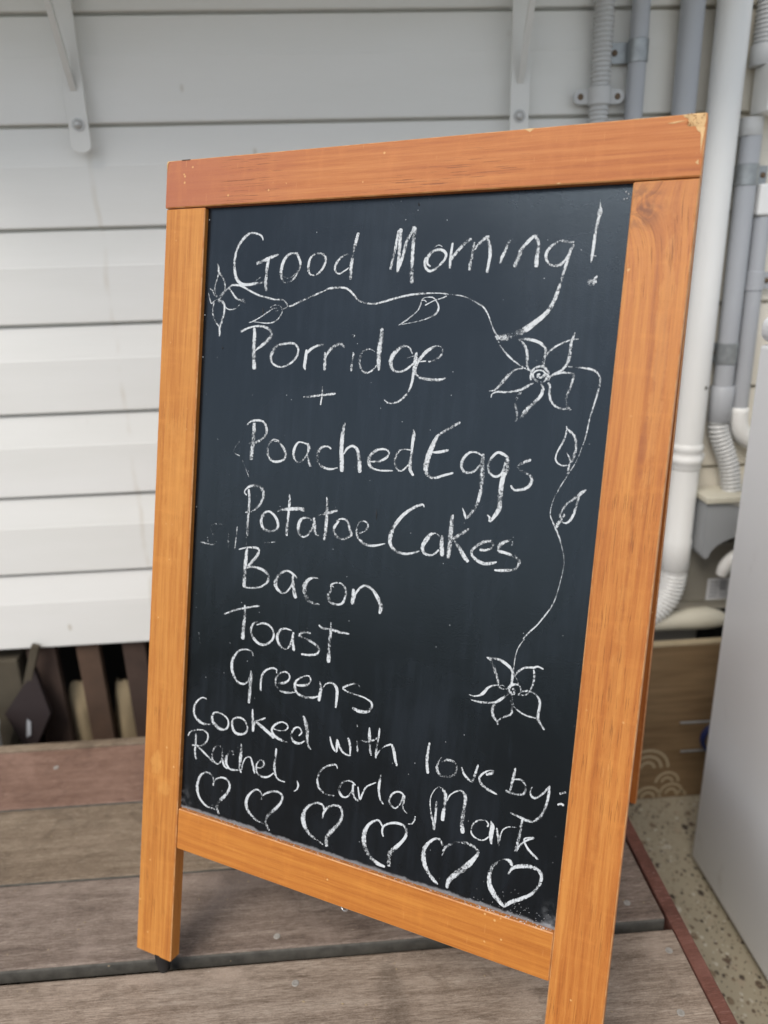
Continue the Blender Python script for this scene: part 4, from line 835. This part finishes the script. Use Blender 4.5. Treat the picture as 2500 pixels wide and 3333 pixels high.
# ================================================================ SHELF AND BRACKETS
shelf = empty('serving_shelf', (.2, .45, 1.43), 'pale serving shelf carried by the wall brackets above the sign', 'shelf')
obj('top', box(-.75, .80, -.215, .148, 0, .028, .003), M['bracket'], shelf)
def bracket(x, label):
    t = empty('shelf_bracket', (x, .6, 1.081), label, 'bracket', 'white steel brackets under the serving shelf')
    w = .0165
    pts = [(-w, .012), (-w, .348), (w, .348), (w, .012)] + [(w * math.cos(a), .012 - .012 * math.sin(a)) for a in (math.pi * k / 10 for k in range(1, 10))]
    obj('wall_plate', prism(pts, -.0265, -.0225, 'Y', .0006), M['bracket'], t)
    # diagonal strut, a flat bar on edge
    y0, z0, y1, z1 = -.026, .095, -.190, .345
    d = Vector((0, y1 - y0, z1 - z0)).normalized(); n = Vector((0, d.z, -d.y))
    b = bmesh.new()
    A = Vector((0, y0, z0)); B = Vector((0, y1, z1))
    ring = []
    for p, wd in ((A, .003), (A + d * .05, .017), (B, .017)):
        ring.append([b.verts.new(p + n * sn * wd + Vector((sx * .0022, 0, 0))) for sx, sn in ((-1, 0), (1, 0), (1, 1), (-1, 1))])
    for r0, r1 in zip(ring, ring[1:]):
        for j in range(4): b.faces.new((r0[j], r0[(j + 1) % 4], r1[(j + 1) % 4], r1[j]))
    b.faces.new(ring[0][::-1]); b.faces.new(ring[-1]); bmesh.ops.recalc_face_normals(b, faces=b.faces[:])
    # narrow flange along the lower edge
    fl = bmesh.new()
    q = [fl.verts.new(p + Vector((sx, 0, 0)) - n * k) for p in (A, B) for sx, k in ((-.005, .0), (.005, .0), (.005, .0016), (-.005, .0016))]
    for f in ((0, 1, 5, 4), (1, 2, 6, 5), (2, 3, 7, 6), (3, 0, 4, 7), (3, 2, 1, 0), (4, 5, 6, 7)): fl.faces.new([q[i] for i in f])
    bmesh.ops.recalc_face_normals(fl, faces=fl.faces[:]); merge(b, fl)
    obj('strut', b, M['bracket'], t)
    obj('shelf_arm', box(-w, w, -.208, -.0268, .344, .3485, .0006), M['bracket'], t)
    bb = disc_bolt(0, -.0268, .044, .0078, .006)
    bb = tube([(0, -.0266, .044), (0, -.0282, .044)], .0105, 18, bb)
    obj('bolt', bb, M['bolt'], t, True)
bracket(-.092, 'left steel shelf bracket with a bolt, rounded foot above the sign corner')
bracket(.6625, 'right steel shelf bracket beside the corrugated conduit')

# ================================================================ PIPES
YP = .578
def ring(r0, z0, z1, x, y=YP, flare=.0):
    return tube([(x, y, z0), (x, y, z0 + .001), (x, y, z1 - .001), (x, y, z1)], [r0 - .001, r0, r0, r0 - .001], 28)
def clamp(parent, x, z0, z1, r, tab, screwx, mat='galv'):
    b = ring(r + .0018, z0, z1, x - parent.location.x, YP - parent.location.y)
    lo, hi = sorted((x, tab))
    t = box(lo - parent.location.x, hi - parent.location.x, .588 - parent.location.y, .5905 - parent.location.y, z0 + .002, z1 - .002, .0005)
    merge(b, t)
    c = obj('clamp', b, M[mat], parent, False)
    obj('screw', disc_bolt(screwx - parent.location.x, .588 - parent.location.y, (z0 + z1) / 2, .0052, .003), M['rust'], c, True)
# corrugated conduit 1
def pipe(name, x, label, cat='pipe', group=None):
    return empty(name, (x, YP, 0), label, cat, group)
c1 = pipe('corrugated_conduit', .8045, 'pale grey corrugated conduit running up the wall beside the right bracket', 'conduit')
obj('hose', corrugated([(0, 0, 1.75), (0, 0, 1.3), (0, 0, 1.1), (.002, 0, .7), (.0, 0, -.12)], .0178, .0074, .0030), M['pvc_pale'], c1, True)
sb = ring(.0195, 1.140, 1.168, 0, 0)
ear = []
for s in (-1, 1):
    pts = [(s * .012, -.0115), (s * .034, -.0115)] + [(s * (.034 + .0115 * math.sin(a)), -.0115 * math.cos(a)) for a in (math.pi * k / 10 for k in range(1, 10))] + [(s * .034, .0115), (s * .012, .0115)]
    e = prism([(a, b + 1.154) for a, b in pts], .002, .0085, 'Y', .0008); merge(sb, e)
sd1 = obj('saddle_clamp', sb, M['pvc_pale'], c1)
for s in (-1, 1): obj('screw', disc_bolt(s * .033, .002, 1.154, .0052, .0018), M['rust'], sd1, True)
c2 = pipe('grey_conduit', .8675, 'narrow grey conduit with a galvanised strap, first straight pipe from the left', 'conduit')
obj('pipe', tube([(0, 0, 1.75), (0, 0, -.2)], .0155, 28), M['pvc_grey'], c2, True)
clamp(c2, .8675, 1.204, 1.240, .0155, .822, .830)
c3 = pipe('grey_conduit', .9575, 'wider plain grey conduit between the strapped conduit and white downpipe', 'conduit')
obj('pipe', tube([(0, 0, 1.75), (0, 0, -.2)], .0205, 30), M['pvc_grey'], c3, True)
dp = empty('downpipe', (1.026, .569, 0), 'thick white downpipe with ringed collar and a ribbed elbow at the bottom', 'downpipe')
obj('pipe', tube([(0, 0, 1.8), (0, 0, .52)], .0288, 40), M['pvc_white'], dp, True)
col_ = tube([(0, 0, .525), (0, 0, .520), (0, 0, .512), (0, 0, .509), (0, 0, .500), (0, 0, .497), (0, 0, .487), (0, 0, .484), (0, 0, .476), (0, 0, .472)], [.029, .0315, .0315, .0298, .0298, .0325, .0325, .0300, .0312, .0290], 40)
obj('collar', col_, M['pvc_white'], dp, True)
obj('lower_pipe', tube([(0, 0, .474), (0, 0, .32), (0, 0, .318), (0, 0, .25), (0, 0, .247)], [.0285, .0285, .0300, .0300, .0280], 40), M['pvc_white'], dp, True)
obj('elbow', corrugated(bez((0, 0, .246), (0, 0, .18), (-.02, 0, .14), (-.10, .0, .115)), .0290, .0088, .0034, 34), M['pvc_white'], dp, True)
obj('fixing', box(.020, .040, .0, .012, .488, .502, .002), M['pvc_white'], dp)
stn = obj('chip', disc_bolt(.012, -.0258, .640, .004, .0012), M['render'], dp, True)

r5 = pipe('jointed_conduit', 1.087, 'jointed grey conduit right of the downpipe, ending in a curved corrugated hose', 'conduit')
obj('upper_hose', corrugated([(.008, 0, 1.75), (.006, 0, 1.228)], .0215, .0068, .0024), M['pvc_pale'], r5, True)
obj('coupling', ring(.0235, 1.196, 1.229, .006, 0), M['pvc_pale'], r5, True)
obj('coupling', ring(.0205, 1.086, 1.116, -.002, 0), M['pvc_pale'], r5, True)
obj('pipe', tube([(0, 0, 1.087), (.0035, 0, .634)], .0190, 28), M['pvc_grey'], r5, True)
obj('coupling', ring(.0225, .565, .636, .004, 0), M['pvc_grey'], r5, True)
obj('hose', corrugated(bez((.003, 0, .566), (.005, 0, .52), (.036, -.004, .50), (.044, -.01, .415)), .0212, .0086, .0036), M['pvc_pale'], r5, True)
clamp(r5, 1.087, 1.004, 1.040, .0190, 1.132, 1.124)
clamp(r5, 1.0895, .681, .722, .0190, 1.062, 1.066)
jb = empty('junction_box', (1.125, .56, 1.158), 'pale square junction box with a round embossed lid on the jointed conduit', 'junction box')
obj('case', box(-.040, .045, -.030, .030, -.038, .038, .003), M['pvc_white'], jb)
obj('lid', tube([(.004, -.0302, 0), (.004, -.0335, 0), (.004, -.0345, 0)], [.024, .024, .022], 32), M['pvc_white'], jb)
r6 = pipe('elbowed_conduit', 1.1265, 'grey conduit with a white elbow, rightmost pipe beside the appliance', 'conduit')
obj('pipe', tube([(0, 0, .950), (.004, 0, .588)], .0160, 26), M['pvc_grey'], r6, True)
clamp(r6, 1.128, .818, .853, .0160, 1.170, 1.158, 'pvc_grey')
obj('elbow', tube([(.004, 0, .592)] + bez((.004, 0, .59), (.004, 0, .545), (.012, 0, .515), (.095, 0, .51), 14), [.0165] + [.0185] * 15, 26), M['pvc_white'], r6, True)
cv = obj('cable_cover', box(1.108, 1.20, .56, .598, .952, 1.006, .004), M['pvc_white']); tag(cv, 'small white cable cover above the rightmost conduit', 'cover')

# ---- meter housing low on the wall
mt = empty('meter_housing', (1.15, .56, .3), 'grey plastic meter housing with an arched opening under the curved hose', 'meter')
arc = [(-.0880 + .0, -.008)]
poly = [(-.090, .108), (-.090, -.006), (-.082, -.016), (-.073, -.014)]
poly += [(-.073 + .09 * (1 - math.cos(a)), -.014 + .048 * math.sin(a)) for a in (math.pi / 2 * k / 8 for k in range(1, 9))]
poly += [(.10, .034), (.10, .108)]
obj('hood', prism(poly, -.035, .03, 'Y', .002), M['box_grey'], mt)
obj('ledge', box(-.094, .104, -.042, .034, .108, .121, .002), M['pvc_beige'], mt)
poly = [(-.070, .106)] + [(-.070 + .10 * math.sin(a), .106 - .062 * (1 - math.cos(a))) for a in (math.pi / 2 * k / 10 for k in range(1, 11))] + [(.099, .044), (.099, .106)]
obj('front_plate', prism(poly, -.0385, -.0355, 'Y', .0008), M['box_pale'], mt)
hx = [(-.006 + .027 * math.cos(a) + .012, .066 + .027 * math.sin(a)) for a in (math.pi / 3 * k + .3 for k in range(6))]
kn = prism(hx, -.058, -.039, 'Y', .003); obj('knob', kn, M['pvc_pale'], mt)
hk = empty('vent_pipe', (1.16, .545, .25), 'white curved pipe end tucked under the meter housing', 'pipe')
obj('pipe', tube(bez((-.040, 0, -.012), (-.036, -.004, .030), (-.004, -.006, .046), (.055, 0, .050), 16), [.011, .0125] + [.0135] * 15, 22), M['pvc_white'], hk, True)
obj('spout', tube([(-.010, 0, .024), (-.004, 0, .000), (-.002, 0, -.004)], [.010, .008, .003], 16), M['pvc_white'], hk, True)
lbx = empty('regulator_box', (1.17, .585, .1), 'utility box coloured dark for the shadow under the meter housing, carrying a printed label', 'box')
obj('case', box(-.155, .08, -.002, .03, .058, .195, .004), M['taupe'], lbx)
lab = obj('label', box(-.058, .02, -.0035, -.0025, .046 + .015, .112, .0), M['label'], lbx)
pb = bmesh.new()
for k in range(5): box(-.052, -.034 + .002 * (k % 2), -.0042, -.0036, .068 + k * .0085, .0725 + k * .0085, bm=pb)
box(-.030, -.014, -.0042, -.0036, .082, .108, bm=pb)
for k in range(3): box(-.030, .012, -.0042, -.0036, .066 + k * .005, .0682 + k * .005, bm=pb)
obj('print', pb, M['print'], lab)
# horizontal pipe below, plinth panel and dark opening
lp = empty('waste_pipe', (1.0, .568, .123), 'pale beige horizontal waste pipe with a tapered end below the utility box', 'pipe')
b = tube([(-.25, 0, .0), (.05, 0, .0), (.075, 0, .001), (.11, 0, .002), (.140, 0, -.002), (.157, 0, -.006), (.165, 0, -.008)], [.022, .022, .0245, .0250, .019, .012, .004], 26)
obj('pipe', b, M['pvc_beige'], lp, True)
pn = obj('plinth_panel', box(.90, 1.112, .602, .612, -.3, WB - .003, .001), M['plinth']); tag(pn, 'pale grey plinth panel under the waste pipe', 'panel')

# ---- timber panel with painted arches standing on the concrete
pp = empty('painted_plywood_sheet', (1.03, .508, -.3), 'brown timber panel with cream painted arches along its foot, behind the sign', 'panel')
obj('board', box(-.20, .33, -.004, .010, 0, .395, .0015), M['ply'], pp)
obj('top_edge', box(-.20, .33, -.005, .012, .3955, .402, .001), M['pattern'], pp)
def archline(cx, cz, r, w=.0032, a0=0, a1=math.pi):
    b = bmesh.new(); n = 22; prev = None
    for i in range(n + 1):
        a = a0 + (a1 - a0) * i / n
        q = [b.verts.new((cx + (r + s * w) * math.cos(a), y, cz + (r + s * w) * math.sin(a))) for s, y in ((-1, -.0048), (1, -.0048), (1, -.0042), (-1, -.0042))]
        if prev:
            for j in range(4): b.faces.new((prev[j], prev[(j + 1) % 4], q[(j + 1) % 4], q[j]))
        else: b.faces.new(q)
        prev = q
    b.faces.new(prev[::-1]); bmesh.ops.recalc_face_normals(b, faces=b.faces[:]); return b
for cx, cz, rs in ((-.048, .085, (.016, .032, .048)), (-.040, .004, (.014, .028)), (.002, .044, (.012, .026)), (.014, .012, (.012, .026)), (.038, .006, (.010,)), (-.10, .012, (.014, .030))):
    for r in rs: obj('painted_arch', archline(cx, cz, r), M['pattern'], pp)
for z, x0, lab_ in ((-.085, 1.037, 'upper white rod sticking out beside the appliance'), (-.160, 1.046, 'lower white rod sticking out beside the appliance')):
    o = obj('rod', tube([(x0, .485, z), (1.5, .487, z - .006)], .0024, 10), M['galv']); tag(o, lab_, 'rod', 'white rods behind the appliance')
hb = empty('hose_coil', (1.118, .47, -.118), 'dark blue hose coil hanging on the rods behind the appliance', 'hose')
for q in range(2):
    b = bmesh.new()
    pts = [(.036 * math.cos(a), -.006 * q, .036 * math.sin(a)) for a in (2 * math.pi * k / 32 for k in range(33))]
    obj('loop', tube(pts, .0045, 10, cap=False), M['blue_plastic'], hb, True)

# ---- appliance at the right
fr = empty('appliance', (1.0, -.5, -.3), 'large pale grey enamel fridge or freezer cabinet standing on the concrete', 'fridge')
fb = box(0, .62, 0, .808, .022, 1.052, .006, 3); obj('body', fb, M['enamel'], fr, True)
lid = box(-.004, .63, -.01, .813, 1.056, 1.098, .016, 5); obj('lid', lid, M['enamel'], fr, True)
obj('kick_base', box(.012, .60, .02, .796, .004, .0215), M['black'], fr)
for fx, fy in ((.05, .06), (.05, .75), (.56, .06), (.56, .75)): obj('foot', tube([(fx, fy, 0), (fx, fy, .0205)], .018, 18), M['black'], fr)
for o in fr.children:
    if o.name.startswith(('body', 'lid')):
        for f in o.data.polygons: f.use_smooth = True
        try: o.data.set_sharp_from_angle(angle=math.radians(40))
        except Exception: pass

# ================================================================ A-FRAME CHALKBOARD
TH, Wd, H, SW, RB0, RB1, RT = .0186, .60, 1.0192, .0573, .1600, .2144, .0547
U = Vector((.880957, -.473196, 0)); V = Vector((.115504, .215035, .969752)); N = Vector((-.458883, -.854310, .244093))
P = Vector((.014074, -.083691, .03))
MX = Matrix(((U.x, V.x, N.x, P.x), (U.y, V.y, N.y, P.y), (U.z, V.z, N.z, P.z), (0, 0, 0, 1)))
sign = empty('a_frame_sign', label='orange stained timber A-frame chalkboard with a handwritten breakfast menu standing on the deck', cat='sign', matrix=MX)
def member(name, x0, x1, y0, y1, z0, z1, mat, parent=sign, bev=.0011):
    b = box(x0, x1, y0, y1, z0, z1, bev, 1, bevmat=1)
    return obj(name, b, None, parent, mats=[M[mat], M['worn']])
member('stile', 0, SW, 0, H - RT - .0008, -TH, 0, 'stile_l')['label'] = 'left stile, yellow orange'
member('stile', Wd - SW, Wd, 0, H - RT - .0008, -TH, 0, 'stile_r')['label'] = 'right stile with a dark knot at the top'
# the top rail has a chipped corner: the last part of the rail is cut unevenly
tr = member('top_rail', -.0008, Wd + .0004, H - RT, H, -TH - .0003, .0016, 'rail_top')
member('bottom_rail', SW + .0006, Wd - SW - .0004, RB0, RB1, -TH + .001, -.0008, 'rail_low')
# splintered chips: small irregular slivers of bare wood on the corner and along the top arris
def chip(pts, z, name='chip', h=.0006):
    b = bmesh.new(); random.seed(len(pts) * 31 + int(pts[0][0] * 1000))
    c = Vector((sum(p[0] for p in pts) / len(pts), sum(p[1] for p in pts) / len(pts), z + h))
    vs = [b.verts.new((x, y, z + .0001)) for x, y in pts]
    inner = [b.verts.new(Vector((x, y, z + h * random.uniform(.5, 1.3))).lerp(c, .4)) for x, y in pts]
    n = len(pts)
    for i in range(n): b.faces.new((vs[i], vs[(i + 1) % n], inner[(i + 1) % n], inner[i]))
    b.faces.new(inner); bmesh.ops.recalc_face_normals(b, faces=b.faces[:])
    if b.faces[-1].normal.z < 0: bmesh.ops.reverse_faces(b, faces=b.faces[:])
    return obj(name, b, M['bare'], tr)
zf = .0016
chip([(.5795, 1.0188), (.581, 1.0166), (.584, 1.0152), (.5855, 1.0118), (.584, 1.0092), (.587, 1.0080), (.590, 1.0084), (.594, 1.0066), (.5985, 1.0070), (.5995, 1.0120), (.5990, 1.0188), (.588, 1.0191)], zf)
chip([(.5915, 1.0072), (.5950, 1.0050), (.5966, 1.0000), (.5968, .9940), (.5974, .9900), (.5980, .9830), (.5985, .9920), (.5990, .9990), (.5995, 1.0066), (.5960, 1.0072)], zf + .0001, h=.0003)
chip([(.567, 1.0122), (.571, 1.0130), (.577, 1.0137), (.583, 1.0134), (.578, 1.0126), (.572, 1.0118)], zf, h=.0003)
chip([(.434, 1.0190), (.438, 1.0172), (.441, 1.0156), (.444, 1.0176), (.447, 1.0190)], zf, h=.0003)
chip([(.536, 1.0190), (.541, 1.0180), (.545, 1.0190)], zf, h=.0003)
chip([(.5945, .9765), (.5972, .9748), (.5968, .9795)], zf, h=.0003)
chip([(.4715, .9662), (.4735, .9648), (.4760, .9662)], zf, h=.0003)
sb_ = bmesh.new(); random.seed(11)
for _ in range(26):
    u = .5835 + random.random() * .0145; v = 1.0085 + random.random() * .0095; L = random.uniform(.0012, .0035); a = random.uniform(.6, 2.2)
    merge(sb_, tube([(u, v, zf + .0004), (u + math.cos(a) * L, v + math.sin(a) * L * .5, zf + random.uniform(.0006, .0013))], [.0004, .0001], 4))
obj('splinters', sb_, M['splint'], tr)['kind'] = 'stuff'
dk = bmesh.new(); box(.022, .034, 1.0180, 1.0192, .0012, .0019, bm=dk); obj('dent', dk, M['dark_wood'], tr)
chip([(-.0006, 1.0150), (.0010, 1.0185), (.0045, 1.0190), (.0018, 1.0165), (.0004, 1.006)], zf)
# black board
pn_ = obj('chalkboard', box(SW - .0002, Wd - SW + .0002, RB1 - .0002, H - RT + .0002, -.0100, -.0070), M['slate'], sign)
# ledge shadow line of the bottom rail is real; add chalk crumbs on its top edge
cb = bmesh.new(); random.seed(3)
for _ in range(420):
    u = random.uniform(SW + .002, Wd - SW - .002); w = random.uniform(-.0066, -.0012); r = random.uniform(.00018, .00045) * (1.5 if u > .45 else 1)
    m = bmesh.ops.create_icosphere(cb, subdivisions=1, radius=r, matrix=Matrix.Translation((u, RB1 + .0002, w - .0002)))
for _ in range(70):
    u = .5 + random.gauss(0, .03); v = RB1 + abs(random.gauss(0, .012))
    if u > Wd - SW - .002: continue
    bmesh.ops.create_icosphere(cb, subdivisions=1, radius=random.uniform(.0002, .0004), matrix=Matrix.Translation((u, v, -.0069)))
for u, v in ((.5385, .955), (.5375, .951), (.535, .9505), (.536, .957), (.0595, .951), (.0593, .84), (.0592, .79)):
    bmesh.ops.create_icosphere(cb, subdivisions=1, radius=.0007, matrix=Matrix.Translation((u, v, -.0068)))
cr = obj('chalk_crumbs', cb, M['label'], sign); cr['kind'] = 'stuff'

# ---- the chalk drawing, in millimetres on the board (from its lower left corner)
def crom(P, n):
    out = []
    for i in range(len(P) - 1):
        p0 = P[max(i - 1, 0)]; p1 = P[i]; p2 = P[i + 1]; p3 = P[min(i + 2, len(P) - 1)]
        for k in range(n):
            t = k / n
            out.append(tuple(.5 * ((2 * b) + (-a + c) * t + (2 * a - 5 * b + 4 * c - d) * t * t + (-a + 3 * b - 3 * c + d) * t ** 3) for a, b, c, d in zip(p0, p1, p2, p3)))
    out.append(P[-1]); return out
def ribbon(bm, pts, z, la, lp):
    n = 5 if len(pts) > 2 else 8
    q = crom(pts, n)
    prev = None
    for i, (x, y, w) in enumerate(q):
        a = q[max(i - 1, 0)]; b = q[min(i + 1, len(q) - 1)]
        d = Vector((b[0] - a[0], b[1] - a[1])); d = d.normalized() if d.length > 1e-9 else Vector((1, 0))
        nn = Vector((-d.y, d.x)); w = max(w, .35) * .5 * 1.02 * (1 + .10 * mn.noise(Vector((x * .9, y * .9, 1))))
        if i in (0, len(q) - 1): w *= .62
        zz = z + i * .000003
        pr = .5 + .9 * mn.noise(Vector((x * .07, y * .07, 3.3)))
        row = []
        for s in (-1, 0, 1):
            vv = bm.verts.new(((x + nn.x * w * s) / 1000, (y + nn.y * w * s) / 1000, zz)); vv[la] = float(s); vv[lp] = pr; row.append(vv)
        if prev:
            for j in (0, 1): bm.faces.new((prev[j], row[j], row[j + 1], prev[j + 1]))
        prev = row
KIND = {'word': 'chalk_word', 'flower': 'chalk_flower', 'vine': 'chalk_vine', 'leaf': 'chalk_leaf', 'heart': 'chalk_heart', 'ghost': 'erased_chalk'}
LAB = {'word plus sign': 'chalk plus sign', 'flower left': 'small chalk flower at the left edge', 'flower right': 'large chalk flower below the heading', 'flower bottom': 'chalk flower at the end of the vine'}
zi = 0
for blk in CHALK.strip().split('#')[1:]:
    ls = blk.strip().split('\n'); key = ls[0].strip(); kind = key.split()[0]
    b = bmesh.new(); la = b.verts.layers.float.new('across'); lp = b.verts.layers.float.new('press')
    for l in ls[1:]:
        pts = [tuple(map(float, t.split(','))) for t in l.split()]
        if kind == 'vine': pts = [(x, y, w * .78) for x, y, w in pts]
        ribbon(b, pts, -.0069 + (zi % 9) * .00004, la, lp); zi += 1
    bmesh.ops.recalc_face_normals(b, faces=b.faces[:])
    fl = [f for f in b.faces if f.normal.z < 0]
    if fl: bmesh.ops.reverse_faces(b, faces=fl)
    o = obj(KIND[kind], b, M['chalk_faint' if kind == 'ghost' else 'chalk'], pn_)
    if kind == 'ghost': o['kind'] = 'stuff'
    if kind == 'word' and key != 'word plus sign': o['label'] = 'chalk handwriting reading ' + key.split(' ', 1)[1]
    elif key in LAB: o['label'] = LAB[key]
# two black nicks in the board paint
for u, v in ((.1253, .8265), (.2385, .6315), (.070, .794)):
    pass
nb = bmesh.new()
for (x, y, l) in NICKS: merge(nb, tube([(x, y + l, -.00695), (x + .0006, y, -.0069), (x + .0010, y - l, -.00695)], [.0002, .0009, .0002], 8))
obj('nicks', nb, M['black'], pn_)['kind'] = 'stuff'
# feet
def foot(parent, u, z):
    pass
for u in (SW * .62, Wd - SW * .5):
    w0 = P + U * u + N * (-TH * .5)
    b = tube([w0 + V * .004, Vector((w0.x, w0.y, .016)), Vector((w0.x, w0.y, .0))], [.0105, .0095, .0078], 20)
    b.transform(MX.inverted()); obj('rubber_foot', b, M['black'], sign, True)
# eye hook under the bottom rail
eb = tube([(.2975 + .0 + .0048 * math.sin(a), RB0 - .0060 + .0048 * math.cos(a), -.012 + .0015 * math.sin(a)) for a in (2 * math.pi * k / 20 for k in range(19))], .0011, 8)
tube([(.2975, RB0 + .002, -.012), (.2975, RB0 - .0014, -.012)], .0012, 8, eb)
obj('eye_hook', eb, M['zinc'], sign, True)

# ---- rear frame
Ur = Vector((.883182, -.468734, -.016679)); Vr = Vector((-.120110, -.260399, .958001)); Nr = Vector((-.453391, -.844085, -.286280))
Pr = Vector((.261091, .415241, .0250))
MR = Matrix(((Ur.x, Vr.x, Nr.x, Pr.x), (Ur.y, Vr.y, Nr.y, Pr.y), (Ur.z, Vr.z, Nr.z, Pr.z), (0, 0, 0, 1)))
LR = 1.036
ML = MX.inverted() @ MR
def rmember(name, x0, x1, y0, y1, z0, z1, mat):
    o = member(name, x0, x1, y0, y1, z0, z1, mat); o.matrix_local = ML; return o
rmember('rear_stile', 0, SW, 0, LR - RT - .001, -TH, 0, 'rear_wood')
rmember('rear_stile', Wd - SW, Wd, 0, LR - RT - .001, -TH, 0, 'rear_wood')
rmember('rear_top_rail', 0, Wd, LR - RT, LR, -TH, 0, 'rear_wood')
rmember('rear_bottom_rail', SW + .0005, Wd - SW - .0005, RB0, RB1, -TH + .001, -.001, 'rear_wood')
o = obj('rear_chalkboard', box(SW, Wd - SW, RB1, LR - RT, -.0116, -.0086), M['slate'], sign); o.matrix_local = ML
for u in (SW * .5, Wd - SW * .62):
    w0 = Pr + Ur * u - Nr * TH * .5
    b = tube([w0 + Vr * .004, Vector((w0.x, w0.y, .014)), Vector((w0.x, w0.y, .0012 if u > .3 else 0))], [.0105, .0095, .0078], 20)
    b.transform(MX.inverted()); obj('rubber_foot', b, M['black'], sign, True)
for u in (.10, .50): obj('hinge', box(u - .025, u + .025, H - .030, H - .004, -TH - .0030, -TH - .0004, .0003), M['zinc'], sign)
